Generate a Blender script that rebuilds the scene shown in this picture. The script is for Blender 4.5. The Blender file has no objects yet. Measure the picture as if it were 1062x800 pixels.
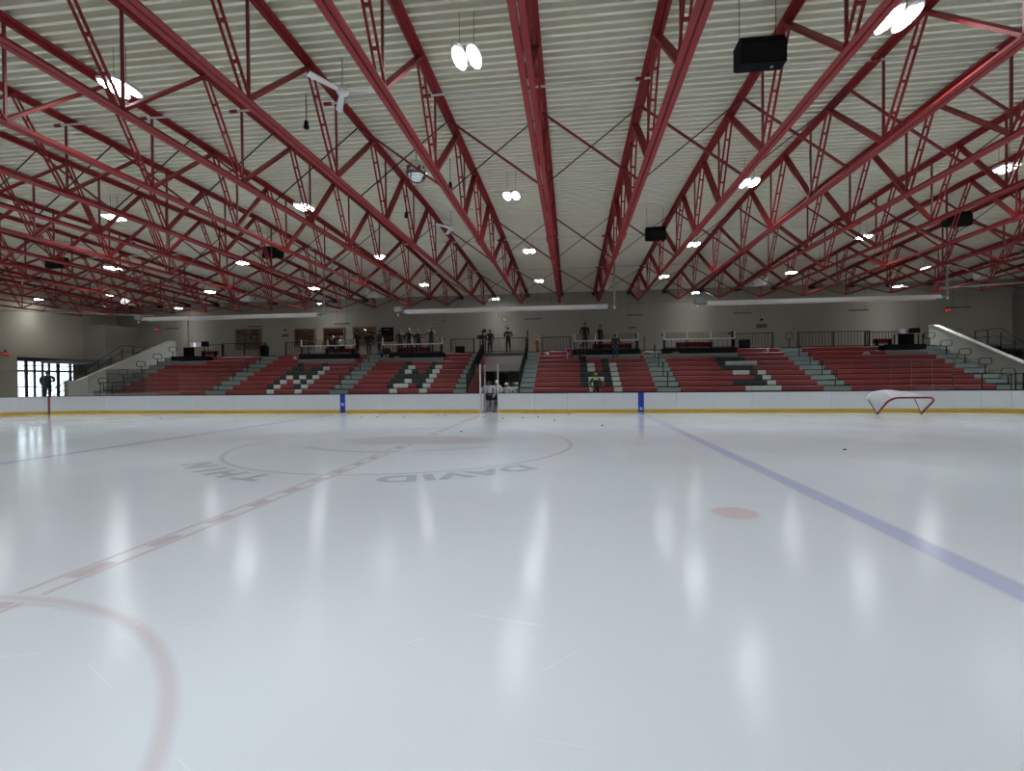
import bpy, bmesh, math, random
from mathutils import Vector, Matrix
random.seed(7)
SC = bpy.context.scene
COL = SC.collection
# ------------------------------------------------------------------ camera
F_PX, PITCH, YAW, ROLL, CAM_H = 509.64, -0.0109, 0.1191, -0.0096, 1.7805
cam_d = bpy.data.cameras.new('camera')
cam_d.sensor_width = 36.0
cam_d.lens = 36.0 * F_PX / 1062.0
cam_d.clip_start = 0.05
cam_d.clip_end = 500
cam = bpy.data.objects.new('camera', cam_d)
COL.objects.link(cam)
right = Vector((math.cos(YAW), math.sin(YAW), 0))
fwd0 = Vector((-math.sin(YAW), math.cos(YAW), 0))
upz = Vector((0, 0, 1))
fwd = fwd0 * math.cos(PITCH) + upz * math.sin(PITCH)
up = upz * math.cos(PITCH) - fwd0 * math.sin(PITCH)
r2 = right * math.cos(ROLL) + up * math.sin(ROLL)
u2 = up * math.cos(ROLL) - right * math.sin(ROLL)
cam.matrix_world = Matrix(((r2.x, u2.x, -fwd.x, 0), (r2.y, u2.y, -fwd.y, 0), (r2.z, u2.z, -fwd.z, CAM_H), (0, 0, 0, 1)))
SC.camera = cam
# ------------------------------------------------------------------ world (overcast daylight beyond the entrance) and view
w = bpy.data.worlds.new('world'); SC.world = w; w.use_nodes = True
w.node_tree.nodes['Background'].inputs['Color'].default_value = (0.80, 0.88, 1.0, 1)
w.node_tree.nodes['Background'].inputs['Strength'].default_value = 4.0
SC.view_settings.view_transform = 'Standard'
SC.view_settings.look = 'None'
SC.view_settings.gamma = 1.0
SC.view_settings.use_curve_mapping = False
SC.view_settings.exposure = 0.40
LENS_STRENGTH = 36.0      # radiance of the lamp lenses
LAMP_WATTS = 96.0         # downward beam of each twin lamp
LAMP_SPREAD = 95.0

# ------------------------------------------------------------------ materials
MATS = {}
def mat(name, color, rough=0.6, metal=0.0, noise=0.0, scale=4.0, bump=0.0, bscale=30.0, emit=None, estr=0.0, spec=0.5, stretch=(1, 1, 1)):
    if name in MATS: return MATS[name]
    m = bpy.data.materials.new(name); m.use_nodes = True
    nt = m.node_tree; b = nt.nodes['Principled BSDF']
    b.inputs['Base Color'].default_value = (*color, 1)
    b.inputs['Roughness'].default_value = rough
    b.inputs['Metallic'].default_value = metal
    b.inputs['Specular IOR Level'].default_value = spec
    if noise > 0 or bump > 0:
        tc = nt.nodes.new('ShaderNodeTexCoord'); mp = nt.nodes.new('ShaderNodeMapping')
        mp.inputs['Scale'].default_value = stretch
        nt.links.new(tc.outputs['Object'], mp.inputs['Vector'])
    if noise > 0:
        n = nt.nodes.new('ShaderNodeTexNoise'); n.inputs['Scale'].default_value = scale; n.inputs['Detail'].default_value = 5
        nt.links.new(mp.outputs['Vector'], n.inputs['Vector'])
        mr = nt.nodes.new('ShaderNodeMapRange')
        mr.inputs['To Min'].default_value = 1 - noise; mr.inputs['To Max'].default_value = 1 + noise
        nt.links.new(n.outputs['Fac'], mr.inputs['Value'])
        hs = nt.nodes.new('ShaderNodeHueSaturation'); hs.inputs['Color'].default_value = (*color, 1)
        nt.links.new(mr.outputs['Result'], hs.inputs['Value'])
        nt.links.new(hs.outputs['Color'], b.inputs['Base Color'])
    if bump > 0:
        n2 = nt.nodes.new('ShaderNodeTexNoise'); n2.inputs['Scale'].default_value = bscale; n2.inputs['Detail'].default_value = 3
        nt.links.new(mp.outputs['Vector'], n2.inputs['Vector'])
        bp = nt.nodes.new('ShaderNodeBump'); bp.inputs['Strength'].default_value = bump; bp.inputs['Distance'].default_value = 0.02
        nt.links.new(n2.outputs['Fac'], bp.inputs['Height']); nt.links.new(bp.outputs['Normal'], b.inputs['Normal'])
    if emit:
        b.inputs['Emission Color'].default_value = (*emit, 1); b.inputs['Emission Strength'].default_value = estr
    MATS[name] = m
    return m

def glass_mat(name, tint=(0.93, 0.96, 0.95), refl=0.06):
    m = bpy.data.materials.new(name); m.use_nodes = True
    nt = m.node_tree; nt.nodes.clear()
    out = nt.nodes.new('ShaderNodeOutputMaterial'); mx = nt.nodes.new('ShaderNodeMixShader')
    tr = nt.nodes.new('ShaderNodeBsdfTransparent'); tr.inputs['Color'].default_value = (*tint, 1)
    gl = nt.nodes.new('ShaderNodeBsdfGlossy'); gl.inputs['Roughness'].default_value = 0.02
    fr = nt.nodes.new('ShaderNodeFresnel'); fr.inputs['IOR'].default_value = 1.45
    ml = nt.nodes.new('ShaderNodeMath'); ml.operation = 'MULTIPLY'; ml.inputs[1].default_value = refl / 0.04
    nt.links.new(fr.outputs['Fac'], ml.inputs[0]); nt.links.new(ml.outputs[0], mx.inputs['Fac'])
    nt.links.new(tr.outputs[0], mx.inputs[1]); nt.links.new(gl.outputs[0], mx.inputs[2]); nt.links.new(mx.outputs[0], out.inputs['Surface'])
    MATS[name] = m
    return m

def ice_like(name, color, var=0.03, rough=0.16):
    """frozen surface: pale diffuse body under a glossy skin, brushed fine ripples and a few skate scratches"""
    m = bpy.data.materials.new(name); m.use_nodes = True
    nt = m.node_tree; b = nt.nodes['Principled BSDF']
    tc = nt.nodes.new('ShaderNodeTexCoord')
    n = nt.nodes.new('ShaderNodeTexNoise'); n.inputs['Scale'].default_value = 0.5; n.inputs['Detail'].default_value = 6
    nt.links.new(tc.outputs['Object'], n.inputs['Vector'])
    mr = nt.nodes.new('ShaderNodeMapRange'); mr.inputs['To Min'].default_value = 1 - var; mr.inputs['To Max'].default_value = 1 + var
    nt.links.new(n.outputs['Fac'], mr.inputs['Value'])
    hs = nt.nodes.new('ShaderNodeHueSaturation'); hs.inputs['Color'].default_value = (*color, 1)
    if name != 'ice':            # paint lies under the ice: its edges bleed softly into it
        at = nt.nodes.new('ShaderNodeAttribute'); at.attribute_name = 'paint'
        mxc = nt.nodes.new('ShaderNodeMix'); mxc.data_type = 'RGBA'
        mxc.inputs[6].default_value = (*ICE_COL, 1); mxc.inputs[7].default_value = (*color, 1)
        nt.links.new(at.outputs['Fac'], mxc.inputs[0]); nt.links.new(mxc.outputs[2], hs.inputs['Color'])
    nt.links.new(mr.outputs['Result'], hs.inputs['Value'])
    b.inputs['IOR'].default_value = 1.31; b.inputs['Specular IOR Level'].default_value = 0.18
    b.inputs['Coat Weight'].default_value = 0.50; b.inputs['Coat Roughness'].default_value = 0.07; b.inputs['Coat IOR'].default_value = 1.31
    # resurfacing ripples run across the view
    mp = nt.nodes.new('ShaderNodeMapping'); mp.inputs['Scale'].default_value = (1.2, 12.0, 1)
    nt.links.new(tc.outputs['Object'], mp.inputs['Vector'])
    n1 = nt.nodes.new('ShaderNodeTexNoise'); n1.inputs['Scale'].default_value = 8.0; n1.inputs['Detail'].default_value = 5; n1.inputs['Roughness'].default_value = 0.6
    nt.links.new(mp.outputs['Vector'], n1.inputs['Vector'])
    # scratches: thin distorted wave lines, masked to patches
    def scratches(rot, sc, seed):
        mp2 = nt.nodes.new('ShaderNodeMapping'); mp2.inputs['Rotation'].default_value = (0, 0, rot); mp2.inputs['Location'].default_value = (seed, seed * 2, 0)
        nt.links.new(tc.outputs['Object'], mp2.inputs['Vector'])
        v = nt.nodes.new('ShaderNodeTexVoronoi'); v.feature = 'DISTANCE_TO_EDGE'; v.inputs['Scale'].default_value = sc
        mps = nt.nodes.new('ShaderNodeMapping'); mps.inputs['Scale'].default_value = (0.25, 1.6, 1)
        nt.links.new(mp2.outputs['Vector'], mps.inputs['Vector']); nt.links.new(mps.outputs['Vector'], v.inputs['Vector'])
        lt = nt.nodes.new('ShaderNodeMath'); lt.operation = 'LESS_THAN'; lt.inputs[1].default_value = 0.0022
        nt.links.new(v.outputs['Distance'], lt.inputs[0])
        nm = nt.nodes.new('ShaderNodeTexNoise'); nm.inputs['Scale'].default_value = 1.1; nt.links.new(mp2.outputs['Vector'], nm.inputs['Vector'])
        gt = nt.nodes.new('ShaderNodeMath'); gt.operation = 'GREATER_THAN'; gt.inputs[1].default_value = 0.60
        nt.links.new(nm.outputs['Fac'], gt.inputs[0])
        mu = nt.nodes.new('ShaderNodeMath'); mu.operation = 'MULTIPLY'
        nt.links.new(lt.outputs[0], mu.inputs[0]); nt.links.new(gt.outputs[0], mu.inputs[1])
        return mu
    s1 = scratches(0.4, 1.3, 3.0); s2 = scratches(-0.6, 1.0, 11.0)
    ad = nt.nodes.new('ShaderNodeMath'); ad.operation = 'ADD'
    nt.links.new(s1.outputs[0], ad.inputs[0]); nt.links.new(s2.outputs[0], ad.inputs[1])
    wc = nt.nodes.new('ShaderNodeMix'); wc.data_type = 'RGBA'; wc.inputs[7].default_value = (0.86, 0.89, 0.92, 1)     # skate cuts show as frosty lines
    wm = nt.nodes.new('ShaderNodeMath'); wm.operation = 'MULTIPLY'; wm.inputs[1].default_value = 0.30; wm.use_clamp = True
    nt.links.new(ad.outputs[0], wm.inputs[0]); nt.links.new(wm.outputs[0], wc.inputs[0])
    nt.links.new(hs.outputs['Color'], wc.inputs[6]); nt.links.new(wc.outputs[2], b.inputs['Base Color'])
    sm = nt.nodes.new('ShaderNodeMath'); sm.operation = 'MULTIPLY'; sm.inputs[1].default_value = -0.9
    nt.links.new(ad.outputs[0], sm.inputs[0])
    ht = nt.nodes.new('ShaderNodeMath'); ht.operation = 'ADD'
    nt.links.new(n1.outputs['Fac'], ht.inputs[0]); nt.links.new(sm.outputs[0], ht.inputs[1])
    bp = nt.nodes.new('ShaderNodeBump'); bp.inputs['Strength'].default_value = 0.10; bp.inputs['Distance'].default_value = 0.003
    nt.links.new(ht.outputs[0], bp.inputs['Height']); nt.links.new(bp.outputs['Normal'], b.inputs['Normal'])
    bc = nt.nodes.new('ShaderNodeBump'); bc.inputs['Strength'].default_value = 0.20; bc.inputs['Distance'].default_value = 0.004     # fine wet ripples in the top skin
    nt.links.new(ht.outputs[0], bc.inputs['Height']); nt.links.new(bc.outputs['Normal'], b.inputs['Coat Normal'])
    rr = nt.nodes.new('ShaderNodeMapRange'); rr.inputs['To Min'].default_value = rough - 0.05; rr.inputs['To Max'].default_value = rough + 0.06
    nt.links.new(n.outputs['Fac'], rr.inputs['Value']); nt.links.new(rr.outputs['Result'], b.inputs['Roughness'])
    MATS[name] = m
    return m

ICE_COL = (0.625, 0.675, 0.72)
ICE = ice_like('ice', ICE_COL)
ICE_RED = ice_like('ice_red_paint', (0.50, 0.40, 0.42))
ICE_SPOT = ice_like('ice_spot_paint', (0.60, 0.50, 0.51))
ICE_ARC = ice_like('ice_arc_paint', (0.52, 0.46, 0.49))
ICE_BLUE = ice_like('ice_blue_paint', (0.46, 0.49, 0.66))
ICE_GREY = ice_like('ice_grey_paint', (0.44, 0.49, 0.55))
ICE_LETTER = ice_like('ice_letter_paint', (0.36, 0.41, 0.45))
ICE_LOGO = ice_like('ice_logo_paint', (0.53, 0.53, 0.555))
DECK = mat('roof_deck_paint', (0.76, 0.74, 0.61), 0.7, noise=0.04, scale=1.5)
TRUSS = mat('truss_red_paint', (0.27, 0.016, 0.018), 0.6, noise=0.12, scale=3)
TRUSS_D = mat('truss_bearing_black', (0.02, 0.018, 0.018), 0.6)
BRACE_R = mat('brace_dark_red', (0.20, 0.018, 0.024), 0.5)
BRACE_K = mat('brace_black', (0.025, 0.02, 0.02), 0.6)
WALL = mat('wall_block_paint', (0.345, 0.32, 0.27), 0.85, noise=0.05, scale=0.7, bump=0.15, bscale=6)
WALL_W = mat('wall_warm_paint', (0.50, 0.45, 0.36), 0.85, noise=0.05, scale=0.7)
WALL_DK = mat('wall_grey_paint', (0.25, 0.235, 0.20), 0.85, noise=0.05, scale=0.7)
PARAPET = mat('parapet_concrete', (0.41, 0.41, 0.36), 0.85, noise=0.1, scale=1.2)
CONCRETE = mat('concourse_floor', (0.16, 0.16, 0.155), 0.8, noise=0.1, scale=1)
BOARD = mat('board_white_plastic', (0.80, 0.83, 0.86), 0.35, noise=0.03, scale=1.2)
KICK = mat('kick_plate_yellow', (0.70, 0.47, 0.045), 0.4, noise=0.05, scale=2)
KBLUE = mat('marker_blue', (0.015, 0.05, 0.42), 0.4)
KRED = mat('marker_red', (0.25, 0.02, 0.05), 0.4)
BLACK = mat('black_steel', (0.007, 0.007, 0.008), 0.6, spec=0.2)
BLACKP = mat('black_panel', (0.005, 0.0055, 0.006), 0.8, spec=0.15)
SEAT_R = mat('seat_red_plastic', (0.30, 0.045, 0.052), 0.5, noise=0.12, scale=1.2)
SEAT_W = mat('seat_white_plastic', (0.62, 0.66, 0.64), 0.5, noise=0.05, scale=4)
SEAT_K = mat('seat_black_plastic', (0.022, 0.032, 0.032), 0.5)
STEPG = mat('aisle_step_grey', (0.25, 0.30, 0.29), 0.7, noise=0.1, scale=3)
UNDER = mat('bleacher_frame_dark', (0.012, 0.010, 0.010), 0.8)
WHITE = mat('white_enamel', (0.75, 0.76, 0.76), 0.4)
HEATW = mat('heater_reflector', (0.88, 0.88, 0.86), 0.45)
GREYM = mat('grey_metal', (0.33, 0.36, 0.38), 0.5, metal=0.2)
WOOD = mat('case_wood', (0.24, 0.145, 0.06), 0.5, noise=0.25, scale=3, stretch=(1, 1, 6))
CASEIN = mat('case_inside', (0.08, 0.06, 0.04), 0.7, noise=0.3, scale=5)
PLAQUE = mat('plaque_dark', (0.025, 0.015, 0.01), 0.5)
BRASS = mat('plaque_brass', (0.35, 0.26, 0.10), 0.4, metal=0.5)
BENCHR = mat('bench_red', (0.30, 0.012, 0.015), 0.5)
GLASS = glass_mat('rink_glass', (0.94, 0.965, 0.955), 0.03)
GLASS2 = glass_mat('case_glass', (0.9, 0.93, 0.92), 0.09)
GLEDGE = mat('glass_edge', (0.30, 0.34, 0.32), 0.3)
LENS = mat('lamp_lens', (0.9, 0.9, 0.9), 0.4, emit=(0.93, 0.97, 1.0), estr=LENS_STRENGTH)
EXITR = mat('exit_red', (0.5, 0.02, 0.03), 0.5, emit=(1.0, 0.08, 0.10), estr=0.55)
NETW = mat('net_cord', (0.75, 0.75, 0.75), 0.8)
GOALR = mat('goal_red', (0.22, 0.02, 0.025), 0.4)
RUBBER = mat('puck_rubber', (0.012, 0.012, 0.012), 0.6)
MIRROR = mat('mirror_tile', (0.85, 0.87, 0.88), 0.08, metal=1.0)
SNOW = mat('outside_pavement', (0.75, 0.77, 0.8), 0.9, noise=0.1, scale=0.6)

# ------------------------------------------------------------------ builders
class MB:
    def __init__(s): s.v = []; s.f = []; s.mi = []
    def add(s, vs, fs, mi=0):
        b = len(s.v); s.v += [tuple(p) for p in vs]; s.f += [tuple(i + b for i in q) for q in fs]; s.mi += [mi] * len(fs)
        return s
    def box(s, x0, x1, y0, y1, z0, z1, mi=0):
        return s.add([(x0, y0, z0), (x1, y0, z0), (x1, y1, z0), (x0, y1, z0), (x0, y0, z1), (x1, y0, z1), (x1, y1, z1), (x0, y1, z1)],
                     [(0, 3, 2, 1), (4, 5, 6, 7), (0, 1, 5, 4), (1, 2, 6, 5), (2, 3, 7, 6), (3, 0, 4, 7)], mi)
    def prism(s, poly, axis, a, b, mi=0):
        """closed 2-D polygon swept along an axis; axis x: poly=(y,z), y: (x,z), z: (x,y)"""
        n = len(poly)
        def P(q, t): return (t, q[0], q[1]) if axis == 'x' else (q[0], t, q[1]) if axis == 'y' else (q[0], q[1], t)
        vs = [P(q, a) for q in poly] + [P(q, b) for q in poly]
        fs = [tuple(range(n - 1, -1, -1)), tuple(range(n, 2 * n))] + [(i, (i + 1) % n, n + (i + 1) % n, n + i) for i in range(n)]
        return s.add(vs, fs, mi)
    def bar(s, p, q, w, h=None, mi=0, upv=(0, 0, 1)):
        """square-section bar from p to q"""
        p = Vector(p); q = Vector(q); h = h or w
        d = (q - p).normalized(); u = Vector(upv)
        if abs(d.dot(u)) > 0.98: u = Vector((1, 0, 0))
        a = d.cross(u).normalized() * (w / 2); b = a.cross(d).normalized() * (h / 2)
        vs = [p - a - b, p + a - b, p + a + b, p - a + b, q - a - b, q + a - b, q + a + b, q - a + b]
        return s.add(vs, [(0, 3, 2, 1), (4, 5, 6, 7), (0, 1, 5, 4), (1, 2, 6, 5), (2, 3, 7, 6), (3, 0, 4, 7)], mi)
    def tube(s, pts, r, n=8, mi=0, closed=False, r2=None):
        pts = [Vector(p) for p in pts]; m = len(pts); rings = []
        prev = None
        for i, p in enumerate(pts):
            if closed: d = (pts[(i + 1) % m] - pts[i - 1]).normalized()
            else: d = (pts[min(i + 1, m - 1)] - pts[max(i - 1, 0)]).normalized()
            if prev is None:
                u = Vector((0, 0, 1)) if abs(d.z) < 0.9 else Vector((1, 0, 0))
                a = d.cross(u).normalized()
            else:
                a = (prev - d * prev.dot(d)).normalized()
            prev = a; b = d.cross(a)
            rad = r if r2 is None else r + (r2 - r) * i / (m - 1)
            rings.append([p + (a * math.cos(t) + b * math.sin(t)) * rad for t in [2 * math.pi * k / n for k in range(n)]])
        vs = [v for g in rings for v in g]; fs = []
        for i in range(m if closed else m - 1):
            j = (i + 1) % m
            for k in range(n):
                fs.append((i * n + k, i * n + (k + 1) % n, j * n + (k + 1) % n, j * n + k))
        if not closed: fs += [tuple(range(n - 1, -1, -1)), tuple((m - 1) * n + k for k in range(n))]
        return s.add(vs, fs, mi)
    def lathe(s, prof, n=16, c=(0, 0, 0), sx=1, sy=1, mi=0):
        vs = []; m = len(prof)
        for r, z in prof:
            for k in range(n):
                t = 2 * math.pi * k / n; vs.append((c[0] + sx * r * math.cos(t), c[1] + sy * r * math.sin(t), c[2] + z))
        fs = [(i * n + k, i * n + (k + 1) % n, (i + 1) * n + (k + 1) % n, (i + 1) * n + k) for i in range(m - 1) for k in range(n)]
        fs += [tuple(range(n - 1, -1, -1)), tuple((m - 1) * n + k for k in range(n))]
        return s.add(vs, fs, mi)
    def mesh(s, name, mats, smooth=False, off=(0, 0, 0)):
        me = bpy.data.meshes.new(name)
        me.from_pydata([(x - off[0], y - off[1], z - off[2]) for x, y, z in s.v], [], s.f)
        for m in (mats if isinstance(mats, (list, tuple)) else [mats]): me.materials.append(m)
        if any(s.mi): me.polygons.foreach_set('material_index', s.mi)
        if smooth: me.polygons.foreach_set('use_smooth', [True] * len(s.f))
        me.update()
        return me
    def build(s, name, mats, parent=None, smooth=False, local=False, loc=None):
        """vertices in world coordinates unless local; the origin goes to the base centre"""
        if local: off = (0, 0, 0)
        elif parent is not None: off = tuple(wloc(parent))
        else:
            xs = [v[0] for v in s.v]; ys = [v[1] for v in s.v]
            off = ((min(xs) + max(xs)) / 2, (min(ys) + max(ys)) / 2, min(v[2] for v in s.v))
        o = bpy.data.objects.new(name, s.mesh(name, mats, smooth, off))
        COL.objects.link(o)
        if parent is not None: o.parent = parent
        elif not local: o.location = off
        if loc is not None: o.location = loc
        return o

def wloc(o):
    v = Vector(o.location)
    while o.parent: o = o.parent; v = v + Vector(o.location)
    return v
def tag(o, label=None, cat=None, group=None, kind=None):
    if label: o['label'] = label
    if cat: o['category'] = cat
    if group: o['group'] = group
    if kind: o['kind'] = kind
    return o
def thing(name, label, cat, loc=(0, 0, 0), rotz=0, group=None):
    o = bpy.data.objects.new(name, None); COL.objects.link(o)
    o.location = loc; o.rotation_euler = (0, 0, rotz); o.empty_display_size = 0.2
    return tag(o, label, cat, group)
def struct(o, label=None): return tag(o, label, None, None, 'structure')
def link(name, me, parent=None, loc=(0, 0, 0), rot=None):
    o = bpy.data.objects.new(name, me); COL.objects.link(o); o.parent = parent; o.location = loc
    if rot: o.rotation_euler = rot
    return o
def copy_tree(o, parent=None):
    c = o.copy(); COL.objects.link(c); c.parent = parent
    for ch in o.children: copy_tree(ch, c)
    return c
def text_mesh(txt, size, depth, m, bold=0.0):
    cu = bpy.data.curves.new('lettering', 'FONT'); cu.body = txt; cu.size = size; cu.extrude = depth; cu.offset = bold; cu.align_x = 'CENTER'; cu.align_y = 'CENTER'
    o = bpy.data.objects.new('lettering', cu); COL.objects.link(o)
    dg = bpy.context.evaluated_depsgraph_get(); me = bpy.data.meshes.new_from_object(o.evaluated_get(dg))
    bpy.data.objects.remove(o); me.materials.clear(); me.materials.append(m)
    return me

# ------------------------------------------------------------------ room shell
XL, XR, YN, YF = -42.0, 33.0, -9.0, 41.2
YB = 26.42            # ice face of the far boards
XC = -4.5756          # centre red line
D_Y0, D_Y1, D_H = 32.81, 37.35, 3.60     # entrance in the end wall
def roof_z(y): return 9.70 if y < 22 else 9.70 - (y - 22) * 0.68 / 19.2
fl = struct(MB().box(XL - .3, XR + .3, YN - .3, YF + .3, -0.30, -0.06).build('floor', CONCRETE), 'dark concrete floor around the rink')
# corrugated roof deck: ribs run along the rink
mb = MB(); prof = []; y = YN - .3; RIB = 0.262
while y < YF + .3:
    for dy, dz in ((0, 0), (0.085, 0), (0.105, 0.17), (0.242, 0.17)): prof.append((y + dy, roof_z(y + dy) + dz))
    y += RIB
top = [(prof[-1][0], prof[-1][1] + .3), (prof[0][0], prof[0][1] + .3)]
n = len(prof)
vs = [(XL - .3, a, b) for a, b in prof] + [(XR + .3, a, b) for a, b in prof]
mb.add(vs, [(i, i + n, i + n + 1, i + 1) for i in range(n - 1)])
ceil = struct(mb.build('ceiling', DECK), 'pale corrugated metal roof deck')
struct(MB().box(XL - .3, XR + .3, YN - .3, YF + .3, 10.05, 10.2).build('ceiling', WALL_DK), 'flat roof slab above the corrugated deck')
# walls
mb = MB().box(XL - .3, XR + .3, YF, YF + .3, -.3, 10.05)
wf = struct(mb.build('wall_far', WALL), 'beige block wall behind the grandstand')
MB().box(XL, XR, YF - .14, YF, 7.97, 9.3).build('beam', WALL, wf)
mb = MB().box(XL - .3, XL, YN, D_Y0, -.3, 10.05).box(XL - .3, XL, D_Y1, YF, -.3, 10.05).box(XL - .3, XL, D_Y0, D_Y1, 3.92, 10.05)
wl = struct(mb.build('wall_left', WALL_W), 'warm beige end wall with the glazed entrance')
struct(MB().box(XR, XR + .3, YN, YF, -.3, 10.05).build('wall_right', WALL_DK), 'dark end wall beyond the right stair')
struct(MB().box(XL - .3, XR + .3, YN - .3, YN, -.3, 10.05).build('wall_near', WALL), 'block wall on the near side of the rink')
# grey stair enclosure in the far left corner
struct(MB().box(XL, -39.86, 38.0, YF, -.06, 6.92).build('wall_corner', WALL), 'grey boxed-out block in the far corner beside the entrance')
for i, (x, wd) in enumerate(((-6.25, .34), (-34.9, .4), (26.75, .45))):
    struct(MB().box(x - wd / 2, x + wd / 2, YF - .12, YF, 3.74, 8.0).build('trim_%d' % (i + 1), WALL), 'shallow pilaster on the far wall')
# entrance glazing (sits in the end wall)
ent = thing('door_1', None, None, (XL - .15, (D_Y0 + D_Y1) / 2, -.06)); struct(ent, 'glazed entrance doors with dark frames and daylight outside')
ALU = mat('entrance_frame', (0.03, 0.032, 0.05), 0.45)
xf0, xf1 = XL - .20, XL - .10
MB().box(xf0 - .02, xf1 + .06, D_Y0, D_Y1, D_H, 3.92).build('header', ALU, ent)
for yv, wd in ((D_Y0 + .06, .12), (33.55, .20), (34.15, .14), (34.75, .14), (35.25, .14), (35.95, .22), (36.95, .16), (D_Y1 - .06, .12)):
    MB().box(xf0, xf1, yv - wd / 2, yv + wd / 2, -.06, D_H).build('mullion', ALU, ent)
for zv, hd in ((3.28, .07), (2.86, .16), (1.62, .07), (0.12, .34)):
    MB().box(xf0, xf1, D_Y0 + .1, D_Y1 - .1, zv - hd / 2, zv + hd / 2).build('transom', ALU, ent)
ys = [D_Y0 + .12, 33.45, 34.08, 34.68, 35.18, 35.84, 36.87, D_Y1 - .12]
zs = [(0.29, 1.585), (1.655, 2.78), (2.94, 3.245), (3.315, D_H)]
for a, b in zip([ys[0], 33.65, 34.22, 34.82, 35.32, 36.06, 37.03], [33.45, 34.08, 34.68, 35.18, 35.84, 36.87, ys[-1]]):
    for z0, z1 in zs: MB().box(XL - .155, XL - .145, a, b, z0, z1).build('pane', GLASS2, ent)
struct(MB().box(XL - 40, XL - .3, 10, 75, -.3, -.08).build('ground', SNOW), 'pale pavement outside the entrance')

# ------------------------------------------------------------------ ice and its painted lines
HALF, RAD = 30.48, 7.3
def rink_outline(inset=0.0, n=14):
    x0, x1 = XC - HALF + inset, XC + HALF - inset; y0, y1 = YB - 25.91 + inset, YB - inset; r = RAD - inset
    pts = []
    for cx, cy, a0 in ((x1 - r, y1 - r, 0), (x0 + r, y1 - r, 90), (x0 + r, y0 + r, 180), (x1 - r, y0 + r, 270)):
        for k in range(n + 1):
            t = math.radians(a0 + 90 * k / n); pts.append((cx + r * math.cos(t), cy + r * math.sin(t)))
    return pts
ice = struct(MB().prism(rink_outline(-0.02), 'z', -.058, 0.0).build('floor_ice', ICE), 'pale blue-white rink ice')
ICE_OFF = wloc(ice)
def set_paint(me, al):
    at = me.attributes.new('paint', 'FLOAT', 'POINT'); at.data.foreach_set('value', al)
def paint(name, polys, m, label=None, z=0.0022):
    """polys: lists of (x, y, strength)"""
    mb = MB(); al = []
    for p in polys:
        b = len(mb.v); mb.v += [(q[0], q[1], z) for q in p]; mb.f.append(tuple(range(b, b + len(p)))); mb.mi.append(0); al += [q[2] for q in p]
    o = mb.build(name, m, ice); set_paint(o.data, al)
    if label: o['label'] = label
    return o
FE = .045
def ring(cx, cy, r, wd, a0=0, a1=360, n=72, fe=FE, k_=1.0):
    P = []; R = [(r - wd / 2 - fe, 0), (r - wd / 2, k_), (r + wd / 2, k_), (r + wd / 2 + fe, 0)]
    for k in range(n):
        t0 = math.radians(a0 + (a1 - a0) * k / n); t1 = math.radians(a0 + (a1 - a0) * (k + 1) / n)
        for (ra, aa), (rb, ab) in zip(R[:-1], R[1:]):
            P.append([(cx + ra * math.cos(t0), cy + ra * math.sin(t0), aa), (cx + rb * math.cos(t0), cy + rb * math.sin(t0), ab),
                      (cx + rb * math.cos(t1), cy + rb * math.sin(t1), ab), (cx + ra * math.cos(t1), cy + ra * math.sin(t1), aa)])
    return P
def strip(x0, x1, y0, y1, fe=FE, k_=1.0):
    X = [(x0 - fe / 2, 0), (x0 + fe / 2, k_), (x1 - fe / 2, k_), (x1 + fe / 2, 0)]
    return [[(a, y0, p), (b, y0, q), (b, y1, q), (a, y1, p)] for (a, p), (b, q) in zip(X[:-1], X[1:])]
def fan(pts, c, core=.8, k_=1.0):
    P = []; n = len(pts)
    inn = [(c[0] + (p[0] - c[0]) * core, c[1] + (p[1] - c[1]) * core, k_) for p in pts]
    for i in range(n):
        j = (i + 1) % n
        P.append([inn[i], (*pts[i], 0), (*pts[j], 0), inn[j]]); P.append([(*c, k_), inn[i], inn[j]])
    return P
CY = YB - 12.95; Y0R = YB - 25.91
NZ = 8.23
for sx in (-1, 1):
    paint('blue_line', strip(XC + sx * NZ - .15, XC + sx * NZ + .15, Y0R + .02, YB - .02, .07), ICE_BLUE, 'faded blue line across the ice')
cl = strip(XC - .15, XC - .09, Y0R + .02, YB - .02, .04, .65) + strip(XC + .09, XC + .15, Y0R + .02, YB - .02, .04, .65)
yy = Y0R + .05
while yy < YB - .5:
    for a, b, p, q in ((yy, yy + .06, 0, .7), (yy + .06, yy + .39, .7, .7), (yy + .39, yy + .45, .7, 0)):
        cl.append([(XC - .075, a, p), (XC + .075, a, p), (XC + .075, b, q), (XC - .075, b, q)])
    yy += .85
paint('center_line', cl, ICE_RED, 'chequered red centre line')
paint('center_circle', ring(XC, CY, 4.57, .05, k_=.7), ICE_GREY, 'thin centre face-off circle', 0.0030)
paint('referee_crease', ring(XC, Y0R, 3.05, .03, 5, 175, fe=.06, k_=.6), ICE_ARC, 'faint red referee crease arc', 0.0030)
px, py = XC + NZ - 1.52, CY - 6.7
paint('faceoff_spot', fan([(px + .33 * math.cos(t), py + .33 * math.sin(t)) for t in [2 * math.pi * k / 40 for k in range(40)]], (px, py), .78, .85), ICE_SPOT, 'pale red face-off spot')
gx = XC - HALF + 4.25
paint('goal_line', strip(gx - .025, gx + .025, CY - 11, YB - 1.2), ICE_RED, 'thin red goal line', 0.0026)
paint('center_logo', fan([(-7.1, 14.1), (-6.6, 13.4), (-5.68, 13.0), (-4.8, 13.5), (-3.33, 13.4), (-1.95, 13.9), (-1.9, 15.1), (-3.48, 15.5), (-5.4, 15.45), (-6.9, 15.1)], (-4.5, 14.4), .75, .8), ICE_LOGO, 'blurred reddish emblem at centre ice', 0.0034)
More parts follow.
